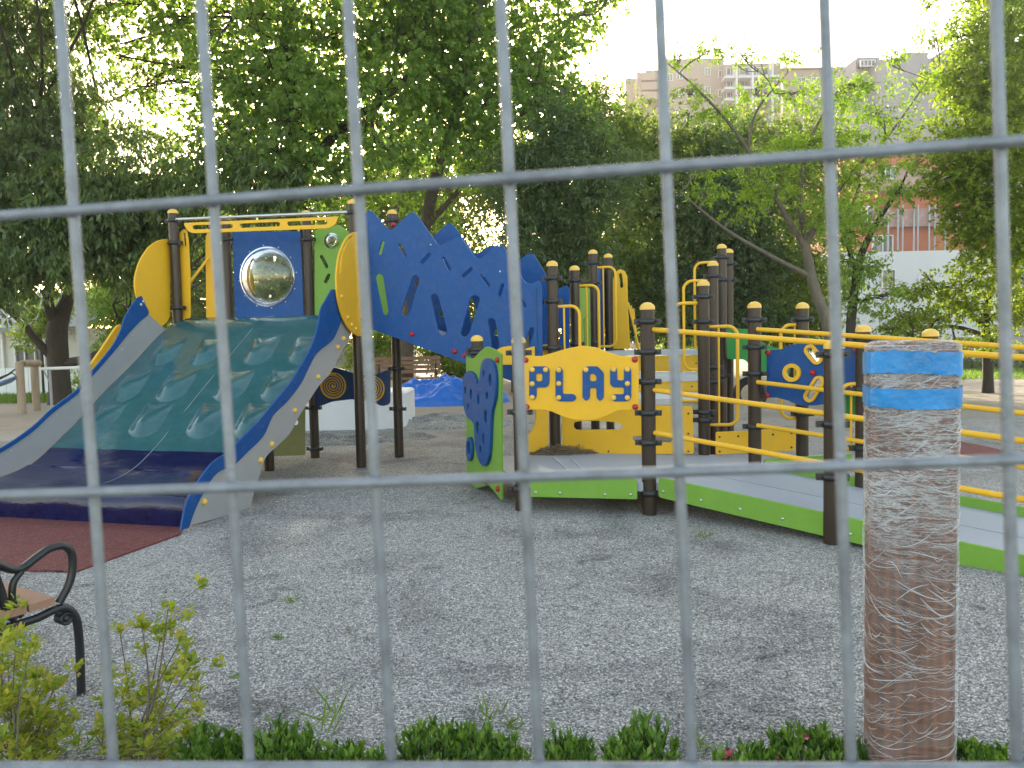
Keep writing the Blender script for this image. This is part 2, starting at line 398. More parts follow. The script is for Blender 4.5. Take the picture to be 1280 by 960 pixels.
def plate_mesh(name, loops, thick, bev, P, ex, nrm):
    cu = bpy.data.curves.new(name, 'CURVE'); cu.dimensions = '2D'; cu.fill_mode = 'BOTH'
    for lp in loops:
        sp = cu.splines.new('POLY'); sp.points.add(len(lp) - 1)
        for i, q in enumerate(lp): sp.points[i].co = (q[0], q[1], 0, 1)
        sp.use_cyclic_u = True
    cu.extrude = max(thick / 2 - bev, .0005); cu.bevel_depth = bev; cu.bevel_resolution = 1; cu.offset = -bev
    ob = bpy.data.objects.new(name + '_outline', cu)
    me = bpy.data.meshes.new_from_object(ob); me.name = name
    bpy.data.objects.remove(ob); bpy.data.curves.remove(cu)
    ez = Vector((0, 0, 1)); ex = Vector(ex)
    nn = ex.cross(ez)
    # curve local z -> nn
    mt = Matrix(((ex.x, ez.x, nn.x, P.x), (ex.y, ez.y, nn.y, P.y), (ex.z, ez.z, nn.z, P.z), (0, 0, 0, 1)))
    me.transform(mt); me.polygons.foreach_set('use_smooth', [False] * len(me.polygons))
    return me
def plate(name, fr, px_loops, mat, parent, thick=.018, off=0.0, bev=.003, sz=False):
    """plate in the plane fr; outline and holes given as photo points (or (s, z) with sz)"""
    loops = [[(q if sz else fr.sz(*q)) for q in lp] for lp in px_loops]
    me = plate_mesh(name, loops, thick, bev, fr.P + fr.n * off, fr.d, fr.n)
    return link(name, me, parent, mat)
def bolts(name, fr, pxs, mat, parent, r=.012, h=.012, off=.01, sz=False):
    for q in pxs:
        s, z = q if sz else fr.sz(*q)
        b = MB(); b.dome(fr.w(s, z, off), fr.n, r, h); b.build(name, mat, parent)

# ------------------------------------------------------------------ leaves and trees
def leaf_object(name, C, A, Nn, Ln, Wd, mat, parent=None, org=None, kind=None, mid=.45, curl=.12):
    n = len(C)
    A = A / (np.linalg.norm(A, axis=1, keepdims=True) + 1e-9)
    Sd = np.cross(A, Nn); Sd /= (np.linalg.norm(Sd, axis=1, keepdims=True) + 1e-9)
    Up = np.cross(Sd, A)
    L1 = Ln[:, None]; W1 = Wd[:, None]
    v = np.empty((n, 4, 3), np.float32)
    v[:, 0] = C; v[:, 1] = C + A * L1 * mid + Sd * W1 * .5 + Up * W1 * curl
    v[:, 2] = C + A * L1 - Up * L1 * curl * .6; v[:, 3] = C + A * L1 * mid - Sd * W1 * .5 + Up * W1 * curl
    if parent is not None: v -= np.array(ORG[parent.name], np.float32)
    elif org is not None: v -= np.array(org, np.float32)
    me = bpy.data.meshes.new(name)
    me.vertices.add(n * 4); me.vertices.foreach_set('co', v.reshape(-1))
    me.loops.add(n * 4); me.loops.foreach_set('vertex_index', np.arange(n * 4, dtype=np.int32))
    me.polygons.add(n); me.polygons.foreach_set('loop_start', np.arange(0, n * 4, 4, dtype=np.int32))
    me.polygons.foreach_set('loop_total', np.full(n, 4, np.int32))
    me.update(calc_edges=True); me.materials.append(M[mat])
    o = bpy.data.objects.new(name, me); COL.objects.link(o)
    if parent is not None: o.parent = parent; ORG[o.name] = ORG[parent.name]
    elif org is not None: o.location = org
    if kind: o['kind'] = kind
    return o

def unit(n):
    a = rng.normal(size=(n, 3)); return a / np.linalg.norm(a, axis=1, keepdims=True)

def blob_leaves(blobs, lai, L, W, droop=.3, clump=.42, per_clump=70, spray=7, sr=.5, flat=1.0, shell=2.4):
    """clumps of leafy twigs spread through the blobs -> centres, axes, normals and the clump centres per blob"""
    Cs, As, Ns, subs = [], [], [], []
    for (c, r, sq, dens) in blobs:
        c = np.array(c)
        nl = int(lai * dens * math.pi * r * r / (L * W * .55))
        nc = max(4, int(nl / per_clump))
        d = unit(nc); rr = rng.random(nc) ** (1 / shell)
        cc = c + d * rr[:, None] * np.array([r, r, r * sq]) * (1 + .22 * rng.normal(size=(nc, 1)))
        subs.append(cc)
        cr = clump * (.55 + .9 * rng.random(nc))
        # leafy twigs
        ns = max(1, per_clump // spray)
        ti = np.repeat(np.arange(nc), ns); nt_ = len(ti)
        td = unit(nt_); td[:, 2] *= flat
        tc = cc[ti] + td * (rng.random(nt_)[:, None] ** .5) * cr[ti][:, None]
        tax = td + .6 * (cc[ti] - c) / (r + 1e-6) + np.array([0, 0, -droop]) ; tax /= np.linalg.norm(tax, axis=1, keepdims=True)
        li = np.repeat(np.arange(nt_), spray); n = len(li)
        pos = rng.random(n)
        p = tc[li] + tax[li] * (pos * sr * L * spray * .35)[:, None] + rng.normal(size=(n, 3)) * L * .25
        ax = tax[li] * .55 + unit(n) * .8 + np.array([0, 0, -droop])
        nn = unit(n) * .75 + np.array([0, 0, .8])
        Cs.append(p); As.append(ax); Ns.append(nn)
    return np.concatenate(Cs), np.concatenate(As), np.concatenate(Ns), subs

def limb(mb, a, b, r0, r1, k=6, wob=.06, sag=0.0, seg=6):
    a = Vector(a); b = Vector(b); L = (b - a).length; pts = []; rs = []
    o = Vector(rng.normal(size=3)) * wob * L
    o2 = Vector(rng.normal(size=3)) * wob * L * .5
    for i in range(k + 1):
        t = i / k
        pts.append(a.lerp(b, t) + o * math.sin(math.pi * t) + o2 * math.sin(2 * math.pi * t) + Vector((0, 0, sag * L * math.sin(math.pi * t))))
        rs.append(r0 + (r1 - r0) * t ** .8)
    mb.tube(pts, rs, seg); return pts, rs

def tree(name, label, trunk, blobs, leaf, bark, L, W, lai=2.6, group='trees around the playground', cat='tree', limbs=(), twigs=5, twig_r=.012, crown_name='crown', **kw):
    base = Vector(trunk[0][0])
    t = thing(name, (base.x, base.y, 0), label, cat, group)
    bl = [((b[0]), b[1], b[2] if len(b) > 2 else .85, b[3] if len(b) > 3 else 1.0) for b in blobs]
    C, A, Nn, subs = blob_leaves(bl, lai, L, W, **kw)
    mb = MB()
    tp = [Vector(p) for p, r in trunk]; tr = [r for p, r in trunk]
    # round the trunk's path
    q = smooth_loop([(*p, r) for p, r in zip(tp, tr)], 4, closed=False)
    mb.tube([p[:3] for p in q], [p[3] for p in q], 10)
    nodes = [(Vector(p[:3]), p[3]) for p in q[len(q) // 3:]]
    for lp in limbs:
        q2 = smooth_loop([(*Vector(p), r) for p, r in lp], 4, closed=False)
        mb.tube([p[:3] for p in q2], [p[3] for p in q2], 7)
        nodes += [(Vector(p[:3]), p[3]) for p in q2[2:]]
    for (c, r, sq, dn), cc in zip(bl, subs):
        c = Vector(c)
        best = min(nodes, key=lambda nd: (nd[0] - c).length + max(0, nd[0].z - c.z) * .8)
        r0 = min(best[1] * .7, .03 + .02 * r)
        pts, rs = limb(mb, best[0], c, r0, twig_r * 1.3, wob=.09)
        for k in rng.choice(len(cc), min(len(cc), twigs), replace=False):
            j = rng.integers(2, len(pts)); pp, rs2 = limb(mb, pts[j], cc[k], max(twig_r, rs[j] * .6), twig_r * .4, k=4, wob=.12, seg=5)
            if len(cc) > 3:
                near = cc[np.argsort(np.linalg.norm(cc - cc[k], axis=1))[1:4]]
                for q3 in near: limb(mb, pp[2], q3, twig_r * .6, twig_r * .25, k=3, wob=.15, seg=4)
    mb.build('trunk', bark, t)
    n = len(C); sc = .7 + .6 * rng.random(n)
    leaf_object(crown_name, C, A, Nn, L * sc, W * sc, leaf, t)
    return t
def bl(px, py, Y, rpx, sq=.85, d=1.0):
    p = at(px, py, Y); return (tuple(p), rpx * Y / FPX, sq, d)
def P3(px, py, Y): return tuple(at(px, py, Y))

# ------------------------------------------------------------------ ground
b = MB()
b.add([(-255, -80, 0), (255, -80, 0), (255, 310, 0), (-255, 310, 0)], [(0, 1, 2, 3)])
tag(b.build('ground', 'gravel'), kind='structure')

def flat_poly(name, pts, z0, z1, mat, **kw):
    b = MB(); b.slab([(p[0], p[1]) for p in pts], z0, z1); return b.build(name, mat, **kw)

def loose_stones(n):
    """real chippings lying on the sheet near the fence, thinning out with distance"""
    Y = 1.6 + 6.4 * rng.random(n) ** 1.7; X = (rng.random(n) * 2 - 1) * (Y * .74 + .3)
    ok = ~((X < -2.2) & (Y > 4.55 + .28 * (X + 2.6) * 0)) & ~((X > -.4) & (Y > 5.9)) & ~((X > 1.0) & (Y > 6.7 - .92 * X)) & (np.hypot(X - pcx, Y - 2.36) > .17)
    X, Y = X[ok], Y[ok]; n = len(X)
    R_ = (.0024 + .0030 * rng.random(n) ** 1.5)
    base = np.array([[1, 0, 0], [0, 1, 0], [-1, 0, 0], [0, -1, 0], [0, 0, 1], [0, 0, -1]], float)
    fc = np.array([[0, 1, 4], [1, 2, 4], [2, 3, 4], [3, 0, 4], [1, 0, 5], [2, 1, 5], [3, 2, 5], [0, 3, 5]])
    P = base[None] * (.65 + .7 * rng.random((n, 6, 1))); P += .25 * rng.normal(size=(n, 6, 3))
    P[:, :, 2] *= .7; P *= R_[:, None, None] * 1.25
    P += np.stack([X, Y, R_ * .35], 1)[:, None]
    me = bpy.data.meshes.new('gravel'); me.vertices.add(n * 6); me.vertices.foreach_set('co', P.reshape(-1).astype(np.float32))
    idx = (fc[None] + (np.arange(n) * 6)[:, None, None]).reshape(-1).astype(np.int32)
    me.loops.add(n * 24); me.loops.foreach_set('vertex_index', idx); me.polygons.add(n * 8)
    me.polygons.foreach_set('loop_start', np.arange(0, n * 24, 3, dtype=np.int32)); me.polygons.foreach_set('loop_total', np.full(n * 8, 3, np.int32))
    me.update(calc_edges=True); me.materials.append(M['chip'])
    o = bpy.data.objects.new('gravel', me); COL.objects.link(o); tag(o, 'loose grey gravel chippings lying over the ground near the fence', 'gravel', kind='stuff')
m_, nt_, b_ = new_mat('gravel_chip'); g_ = N(nt_, 'NewGeometry'); r_ = ramp(nt_, g_.outputs['Random Per Island'], [(0, (.15, .147, .141)), (.3, (.32, .313, .302)), (.7, (.47, .46, .44)), (1, (.76, .74, .70))])
v_ = coords(nt_)
n1_ = N(nt_, 'TexNoise', Scale=.75, Detail=7.0, Roughness=.62, Distortion=.6); nt_.links.new(v_, n1_.inputs['Vector'])
d1_ = ramp(nt_, n1_.outputs[0], [(0.36, (.62, .62, .63)), (0.50, (1, 1, 1))])
n2_ = N(nt_, 'TexNoise', Scale=3.1, Detail=8.0, Roughness=.7, Distortion=.8); nt_.links.new(v_, n2_.inputs['Vector'])
d2_ = ramp(nt_, n2_.outputs[0], [(0.32, (.50, .50, .51)), (0.43, (1, 1, 1))])
x1_ = N(nt_, 'MixRGB', blend_type='MULTIPLY'); x1_.inputs[0].default_value = 1; nt_.links.new(r_.outputs[0], x1_.inputs[1]); nt_.links.new(d1_.outputs[0], x1_.inputs[2])
x2_ = N(nt_, 'MixRGB', blend_type='MULTIPLY'); x2_.inputs[0].default_value = 1; nt_.links.new(x1_.outputs[0], x2_.inputs[1]); nt_.links.new(d2_.outputs[0], x2_.inputs[2])
nt_.links.new(x2_.outputs[0], b_.inputs['Base Color']); b_.inputs['Roughness'].default_value = .8; b_.inputs['Specular IOR Level'].default_value = .3; M['chip'] = m_
pcx = at(1136, 700, 2.36).x
loose_stones(165000)
u = Vector((.96, -.28, 0)).normalized(); v = Vector((.28, .96, 0)).normalized()

rb = flat_poly('rubber_mat', [gnd(225, 669), gnd(95, 716), gnd(-40, 713), gnd(-330, 690), gnd(-240, 615), gnd(60, 640), gnd(235, 652)], -.02, .012, 'rubber', org=(-3.3, 5.4, 0))
tag(rb, 'dark red rubber tile mat at the foot of the teal slide', 'rubber mat')
rb = flat_poly('rubber_mat', [gnd(1100, 545), gnd(1190, 551), gnd(1228, 558), gnd(1262, 566), gnd(1266, 573), gnd(1190, 571), gnd(1090, 566)], -.02, .012, 'rubber', org=(4.9, 9, 0))
tag(rb, 'small reddish rubber patch on the gravel beyond the ramp', 'rubber mat')

# ------------------------------------------------------------------ play structure
PS = thing('play_structure', (-.2, 7.6, 0), 'large yellow, blue and green climbing frame with wide teal slide, bridge and wheelchair ramp', 'playground frame')
PR = .056
POS = {}
def post(key, px, py, Y, clamps=(), ears=True, bottom=-.08):
    top = at(px, py, Y); POS[key] = Vector((top.x, top.y, 0))
    b = MB(); zt = top.z - .045
    b.lathe((top.x, top.y, 0), [(PR, bottom), (PR, zt)], seg=18)
    o = b.build('post', 'post', PS)
    b = MB(); b.lathe((top.x, top.y, zt), [(PR + .003, -.012), (PR + .004, .008), (PR * .9, .026), (PR * .5, .042), (.001, .047)], seg=18)
    b.build('cap', 'cap', o)
    fr = Vector((0, -1, 0))
    for cy in clamps:
        z = at(px, cy, Y).z
        b = MB(); b.lathe((top.x, top.y, z), [(PR, -.022), (PR + .013, -.022), (PR + .013, .022), (PR, .022)], seg=18)
        for sg in (-1, 1):
            c = Vector((top.x, top.y, z)) + u * (sg * (PR + .022))
            b.box(c, .05, .05, .042, u)
            b.dome(c + Vector((u.y, -u.x, 0)) * .0 + Vector((-.28, -.96, 0)) * .026, (-.28, -.96, 0), .012, .012)
        b.build('clamp', 'clamp', o)
    return o
post('A', 216, 261, 9.15, (276, 304, 385))
post('B', 441, 249, 8.6, (266, 381, 400))
post('C', 281, 269, 9.6, (300,))
post('D', 383, 263, 9.4, (300, 510, 561))
post('E', 490, 262, 9.3, (276, 461, 511))
b = MB(); fp = gnd(337, 588); b.lathe((fp.x, fp.y, 0), [(PR, -.08), (PR, 1.55)], seg=18); ob_ = b.build('post', 'post', PS)
b = MB(); b.lathe((fp.x, fp.y, .35), [(PR, -.022), (PR + .013, -.022), (PR + .013, .022), (PR, .022)], seg=18); b.build('clamp', 'clamp', ob_)
post('G', 690, 326, 7.75, (348, 377, 435))
post('H', 718, 332, 8.75, (351, 430))
post('I', 741, 312, 9.75, (329, 354, 428))
post('J', 760, 317, 10.4, (335, 430))
post('K', 879, 350, 7.33, (371, 402, 515, 525))
post('L', 891, 326, 8.33, (345, 459, 477))
post('M', 902, 305, 9.33, (322, 350, 470))
post('N', 911, 311, 10.2, (330, 350))
post('Q', 648, 420, 6.25, (441, 515, 611))
post('R', 596, 419, 7.35, (437, 441))
post('P', 809, 378, 6.0, (402, 440, 477, 516, 553, 616))
post('P945', 943, 377, 6.7, (400, 434, 467, 533))
post('P1003', 1003, 378, 7.15, (399, 517))
post('P1040', 1041, 425, 5.05, (443, 530, 596))
post('P1079', 1079, 406, 6.1, (425, 487, 560))
post('P1163', 1163, 411, 5.76, (432, 560))
# posts of the ramp's lower end
for k, (bx, by) in enumerate([(2.95, 4.25), (3.95, 5.02)]):
    b = MB(); b.lathe((bx, by, 0), [(PR, -.08), (PR, 1.22)], seg=18); o = b.build('post', 'post', PS)
    b = MB(); b.lathe((bx, by, 1.22), [(PR + .003, -.012), (PR + .004, .008), (PR * .9, .026), (PR * .5, .042), (.001, .047)], seg=18); b.build('cap', 'cap', o)

def frame_between(a, c, off=0.0):
    f = Frame(POS[a], POS[c] - POS[a]); f.P = f.P + f.n * off; return f

# --- slide ---------------------------------------------------------
Bp = POS['B']
FR = Frame(Bp, v); FL = Frame(Bp - u * 2.31, v)
if FR.n.dot(u) < 0: pass
prof = [(0.10, 1.735), (-.02, 1.725), (-.16, 1.69), (-.33, 1.60), (-.70, 1.345), (-1.06, 1.09), (-1.42, .835), (-1.70, .63), (-1.955, .455), (-2.2, .325), (-2.45, .262), (-2.7, .245), (-2.83, .24)]
q = smooth_loop(prof, 24, closed=False); prof_s = np.array(q)
arc = np.concatenate([[0], np.cumsum(np.hypot(*np.diff(prof_s, axis=0).T))])
nU = 150
UU = np.linspace(0, 1, nU)
bumps = []   # teardrop swells: (u fraction, s along profile index by s value)
rows = [(-.80, [.14, .38, .675, .91], 0), (-1.28, [.115, .37, .67, .905], 0), (-1.70, [.135, .385, .675, .90], 0)]
for s0, us, _ in rows:
    for uu in us: bumps.append((uu, s0))
pv = []; foot = []
W_ = 2.25
for i, (s, z) in enumerate(prof_s):
    i0, i1 = max(i - 1, 0), min(i + 1, len(prof_s) - 1)
    tg = prof_s[i1] - prof_s[i0]; tg = tg / np.hypot(*tg); nrm = np.array([tg[1], -tg[0]])
    if nrm[1] < 0: nrm = -nrm
    for a in UU:
        h = 0.0
        for (uu, s0) in bumps:
            dx = (a - uu) * W_; ds = (s - s0)
            dxx = dx + ds * .20
            ds = ds - .07 * (dxx / .17) ** 2
            wv_ = 1 - (dxx / (.18 if dxx > 0 else .15)) ** 2
            if wv_ > 0 and -.11 < ds < .27:
                pf_ = (1 - (ds / .27) ** 2) if ds > 0 else 1 + ds / .11
                h = max(h, .072 * wv_ * min(pf_, .95))
        h += .006 * math.sin(s * 9 + a * 7) * math.sin(a * 13 + 1)
        if s < -2.0: h *= .3
        lipwave = .0
        cen = Bp - u * (W_ * (1 - a) + .03)
        ss = s + nrm[0] * h; zz = z + nrm[1] * h
        if s < -2.2: zz += .012 * math.sin(a * 15 + s * 2)
        p = cen + v * ss
        pv.append((p.x, p.y, zz)); foot.append(1.0 if s < -1.955 else 0.0)
nS = len(prof_s); fs = []
for i in range(nS - 1):
    for j in range(nU - 1):
        k = i * nU + j; fs.append((k, k + nU, k + nU + 1, k + 1))
# front lip
k0 = (nS - 1) * nU
nlip = 6
for m_ in range(1, nlip + 1):
    for j, a in enumerate(UU):
        x0 = pv[k0 + j]; tt = m_ / nlip
        dd = -.05 * math.sin(min(1, tt * 2.2) * math.pi / 2)
        pv.append((x0[0] + v.x * dd, x0[1] + v.y * dd, max(-.03, x0[2] - .27 * tt ** 1.3 - (.0)))); foot.append(1.0)
for m_ in range(nlip):
    for j in range(nU - 1):
        k = k0 + m_ * nU + j; fs.append((k, k + nU, k + nU + 1, k + 1))
me = bpy.data.meshes.new('slide_bed'); me.from_pydata(pv, [], fs)
at_ = me.attributes.new('foot', 'FLOAT', 'POINT'); at_.data.foreach_set('value', foot)
SL = link('slide', me, PS, 'slide', smooth=True)
# seam of the two moulded halves
seam = []
for (s_, z_) in prof_s[8::6]:
    pp_ = Bp - u * (W_ * .475 + .03) + v * s_; seam.append((pp_.x, pp_.y, z_ + .0005))
b = MB(); b.tube(seam, .0035, 6); b.build('seam', 'pole', SL)
# right side panel (outer face)
top_r = [(411, 362), (404, 374), (397, 387), (393.5, 407), (386, 432), (372, 457), (360, 477), (341, 500), (320, 525), (295, 550), (280, 565), (262, 577), (246, 597), (235, 615), (227, 632), (221, 662)]
mid_r = [(424, 398), (417, 416), (410, 427), (392, 442), (382, 460), (372, 480), (355, 502), (337, 520), (325, 545), (305, 565), (287, 582), (267, 591), (252, 612), (240, 635), (231, 660)]
low_r = [(436, 421), (425, 440), (412, 465), (397, 482), (385, 500), (372, 520), (360, 542), (345, 557), (330, 572), (322, 595), (315, 617), (311, 636)]
inn = [(x + 3, y + 2) for x, y in top_r[1:-1]]
grey = smooth_loop([(408, 372)] + inn + [(224, 660)], 4, False) + smooth_loop(low_r[::-1] + [(441, 405)], 4, False)
plate('side_panel', FR, [grey], 'slide_side', SL, thick=.014, off=.012, bev=.002)
trim = smooth_loop(top_r, 4, False) + smooth_loop(mid_r[::-1] + [(428, 385), (420, 362)], 4, False)
TR = plate('side_trim', FR, [trim], 'blue', SL, thick=.018, off=.030, bev=.003)
bolts('bolt', FR, [(413, 377), (419, 397), (409, 415), (399, 433), (387, 447), (375, 459), (363, 480), (351, 501), (337, 517), (323, 533), (310, 549), (276, 568), (258, 592), (241, 617), (230, 651)], 'blue', SL, r=.013, h=.012, off=.038)
bolts('yellow_knob', FR, [(427, 423), (420, 434), (395, 471), (366, 513), (337, 555), (323, 575), (252, 627)], 'cap', SL, r=.026, h=.03, off=.018)
# left side panel (inner face)
in_l = [(202, 412), (160, 455), (115, 502), (62, 560), (17, 600), (-30, 630), (-80, 650)]
up_l = [(184, 392), (172, 400), (156, 417), (140, 437), (110, 470), (95, 489), (62, 514), (37, 537), (0, 562), (-40, 580), (-90, 600), (-125, 640), (-120, 668)]
FLi = FL
greyl = [FL.sz(*p) for p in smooth_loop(up_l, 4, False)]
lowl = [(s_ - .01, z_ - .06) for s_, z_ in prof[::-1] if s_ < -.1]
plate('side_panel', FL, [greyl[:-5] + lowl + [FL.sz(205, 411)]], 'slide_side', SL, thick=.014, off=0.0, bev=.002, sz=True)
tl = [(175, 370), (168, 374), (155, 395), (147, 417), (135, 437), (110, 467), (95, 486), (62, 511), (37, 534), (0, 559), (-40, 577), (-90, 597), (-128, 640)]
tl2 = [(184, 392), (173, 402), (157, 419), (141, 439), (111, 473), (96, 491.5), (63, 517), (38, 540), (0, 565), (-40, 584), (-88, 605), (-122, 640)]
plate('side_trim', FL, [smooth_loop(tl, 4, False) + smooth_loop(tl2[::-1] + [(179, 380)], 4, False)], 'blue', SL, thick=.018, off=.017, bev=.003)
bolts('bolt', FL, [(180, 403), (166, 420), (152, 437), (121, 463), (106, 481), (88, 501), (70, 518), (52, 532), (35, 548), (13, 564)], 'steel', SL, r=.010, h=.008, off=.008)
bolts('bolt', FL, [(177, 377), (174, 381)], 'steel', SL, r=.02, h=.012, off=.026)
# entry panels, crossbar
FA = Frame(POS['A'], POS['B'] - POS['A'])
yl = [(218, 298), (205, 299), (192, 307), (180, 325), (173.5, 348), (175, 368), (182, 386), (192, 400), (204, 411), (218, 399)]
ph = plate('entry_panel', FL, [fillet(yl, 9, 5)], 'yellow', PS, thick=.02, off=-.068)
ys = [(217, 302), (220, 291), (225, 285), (229, 288), (231, 300), (233, 340), (233.5, 398), (217, 398)]
plate('entry_panel', FA, [fillet(ys, 2.5, 3), capsule((226, 291), (227.2, 306), 1.3)], 'yellow', PS, thick=.02, off=-.07)
plate('outer_rail', Frame(Bp - u * 2.56, v), [smooth_loop([(146, 407), (150, 413), (131, 444), (114, 468), (104, 478), (107, 464), (126, 436)], 3)], 'yellow', PS, thick=.03)
yr = [(445, 291), (434, 290), (425, 298), (416, 318), (412.5, 345), (414, 372), (420, 396), (430, 413), (441, 421), (446, 420)]
arcs = [(434, 296), (427, 304), (421, 318), (418, 340), (416.6, 340), (419, 318), (424, 304), (432, 295)]
ph2 = plate('entry_panel', FR, [fillet(yr, 9, 5), smooth_loop(arcs, 2)], 'yellow', PS, thick=.02, off=.062)
bolts('yellow_knob', FR, [(419, 371), (427, 397), (432, 406), (437, 411), (442, 294)], 'cap', ph2, r=.022, h=.022, off=.07)
plate('entry_panel', frame_between('C', 'D', .02), [fillet([(262, 300), (264, 292), (270, 290), (276, 293), (276, 397), (263, 397)], 1.5, 2)], 'yellow', PS, thick=.02, off=.08)
b = MB(); b.tube([at(235, 356, 9.3), at(261, 322, 9.45)], .017); b.build('handhold_bar', 'yellow', PS)
b = MB(); b.tube([FA.w(*FA.sz(222, 274.5), 0.02), FA.w(*FA.sz(436, 265.5), 0.02)], .019, 12); b.build('crossbar', 'steel', PS)
beam = [(231, 279), (424, 271), (421, 281), (412, 286), (243, 292), (236, 289)]
sl3 = [capsule((245, 284.5), (290, 283.2), 2.7), capsule((304, 282.5), (349, 280.6), 2.7), capsule((363, 280), (408, 278.4), 2.7)]
bm = plate('overhead_panel', FA, [fillet(beam, 3, 3)] + sl3, 'yellow', PS, thick=.02, off=.02)
bolts('bolt', FA, [(240, 280), (282, 278.5), (325, 277), (413, 274)], 'steel', bm, r=.009, h=.006, off=.03)
# upper platform
zD = 1.70
flat_ = [POS['A'], POS['B'], POS['E'], POS['C']]
b = MB(); b.slab([(p.x, p.y) for p in flat_], zD - .06, zD); b.build('upper_deck', 'deck', PS)
# window panel with bubble
FC = frame_between('C', 'D')
wc = FC.sz(335, 346); wr = (FC.sz(368, 346)[0] - FC.sz(302, 346)[0]) / 2
wpts = [FC.sz(*p) for p in [(291, 290), (376, 289), (380, 395), (294, 397)]]
wp = plate('window_panel', FC, [fillet(wpts, .02, 3), circ(wc, wr - .012, seg=48)], 'blue', PS, thick=.02, sz=True)
b = MB(); R_ = wr * 1.0
pr = [(wr * math.cos(t), .36 * wr * math.sin(t)) for t in np.linspace(0, math.pi / 2 - .002, 16)]
pr2 = [(max(.0003, (wr - .006) * math.cos(t)), .36 * wr * math.sin(t) - .006) for t in np.linspace(math.pi / 2 - .002, 0, 16)]
b.lathe(FC.w(wc[0], wc[1], .012), [(q_[0], q_[1]) for q_ in pr[::-1]] + [(wr + .016, .006), (wr + .016, 0), (wr - .006, 0)] + pr2[::-1], FC.n, 48)
b.build('bubble_window', 'glass', wp)
bolts('bolt', FC, [(wc[0] + (wr + .035) * math.cos(a), wc[1] + (wr + .035) * math.sin(a)) for a in np.linspace(0, 2 * math.pi, 12, endpoint=False) + .1], 'steel', wp, r=.009, h=.007, off=.010, sz=True)
# green climbing panel at the back
FD = frame_between('D', 'E')
gp = [(393, 289), (399, 285), (407, 281), (424, 281), (438, 291), (458, 300), (474, 297), (486, 303), (486, 398), (393, 397)]
gcirc = FD.sz(415, 301)
gw = plate('climbing_panel', FD, [[FD.sz(*p) for p in fillet(gp, 4, 3)], circ(gcirc, .075), capsule(FD.sz(402, 321), FD.sz(408, 333), .022), capsule(FD.sz(411, 344), FD.sz(407, 352), .022), capsule(FD.sz(452, 330), FD.sz(460, 340), .022)], 'green', PS, thick=.02, off=-.01, sz=True)
b = MB(); b.lathe(FD.w(*gcirc, 0), [(max(.0003, .078 * math.cos(t)), .05 * math.sin(t) + .006) for t in np.linspace(1.57, 0, 8)] + [(.095, .006), (.095, 0), (.072, 0)] + [(max(.0003, .072 * math.cos(t)), .045 * math.sin(t) + .004) for t in np.linspace(0, 1.57, 8)], FD.n, 24); b.build('bubble_window', 'glass', gw)
# spiral panel low down
sp = [(391, 469), (400, 463), (416, 459), (430, 462), (450, 469), (470, 468), (488, 461), (488, 505), (478, 508), (462, 501), (440, 499), (415, 502), (400, 508), (391, 508)]
FS = frame_between('D', 'E', .03)
spn = plate('spiral_panel', FS, [fillet(sp, 4, 3)], 'navy', PS, thick=.02)
for cx_, cy_ in ((417, 482), (465, 486)):
    s0, z0 = FS.sz(cx_, cy_)
    b = MB(); b.lathe(FS.w(s0, z0, .008), [(.160, 0), (.160, .014), (.155, .018), (.001, .018)], FS.n, 36, smooth=False); ds_ = b.build('spiral_disc', 'yellow', spn)
    b = MB(); pts = []
    for k in range(160):
        t = k / 159; r_ = .018 + .125 * t; an = t * 4.2 * 2 * math.pi; pts.append(FS.w(s0 + r_ * math.cos(an), z0 + r_ * math.sin(an), .0265))
    b.tube(pts, .0085, 6); b.build('spiral_groove', 'navy', ds_ if False else spn)
op = plate('play_panel', Frame(fp, POS['D'] - Vector((fp.x, fp.y, 0))), [fillet([(318, 500), (381, 498), (381, 569), (322, 571)], 2, 2), circ((370, 528), 3.6)], 'olive', PS, thick=.02)

# --- bridge ---------------------------------------------------------
FB = Frame(POS['B'], POS['G'] - POS['B'])
cb = lambda pts: [(420 + x * .25, 240 + y * .25) for x, y in pts]
mount = cb([(152, 140), (158, 118), (180, 96), (205, 106), (275, 188), (300, 196), (330, 166), (385, 112), (405, 105), (430, 130), (525, 266), (552, 272), (605, 234), (640, 230), (712, 332), (740, 338), (812, 275), (850, 272), (958, 452), (985, 464), (1030, 442), (1045, 470), (1045, 1000), (670, 860), (195, 684), (182, 660)])
holes = [cb(h) for h in [
    [(215, 425), (230, 408), (255, 420), (283, 600), (275, 617), (255, 612)],
    [(405, 422), (425, 418), (437, 435), (390, 600), (370, 622), (350, 615), (345, 595)],
    [(490, 520), (510, 508), (528, 520), (573, 690), (568, 712), (545, 718), (530, 705)],
    [(690, 525), (715, 517), (735, 530), (735, 545), (680, 710), (660, 725), (638, 715), (645, 690)],
    [(775, 640), (790, 630), (812, 640), (832, 760), (828, 795), (810, 800), (795, 780)],
    [(985, 678), (1003, 676), (1005, 700), (972, 800), (948, 800), (944, 788)]]]
slots = [((254, 258), (240, 310)), ((339, 272), (366, 321)), ((485, 316), (449, 356)), ((556, 337), (584, 388)), ((692, 388), (653, 424)), ((746, 422), (778, 468)), ((848, 468), (834, 515)), ((929, 522), (957, 570))]
hl = [fillet(h, 4, 3) for h in holes] + [capsule(cb([a])[0], cb([c])[0], 2.1) for a, c in slots]
mloops = [[FB.sz(*q) for q in lp] for lp in [fillet(mount, 2.2, 3)] + hl]
bp1 = plate('bridge_panel', FB, mloops, 'blue', PS, thick=.02, off=.075, sz=True)
bolts('red_bolt', FB, [(467, 402), (520, 417.5), (573, 439)], 'red', bp1, r=.028, h=.03, off=.085)
bolts('bolt', FB, [(543, 307), (629, 340)], 'steel', bp1, r=.010, h=.006, off=.085)
b = MB()
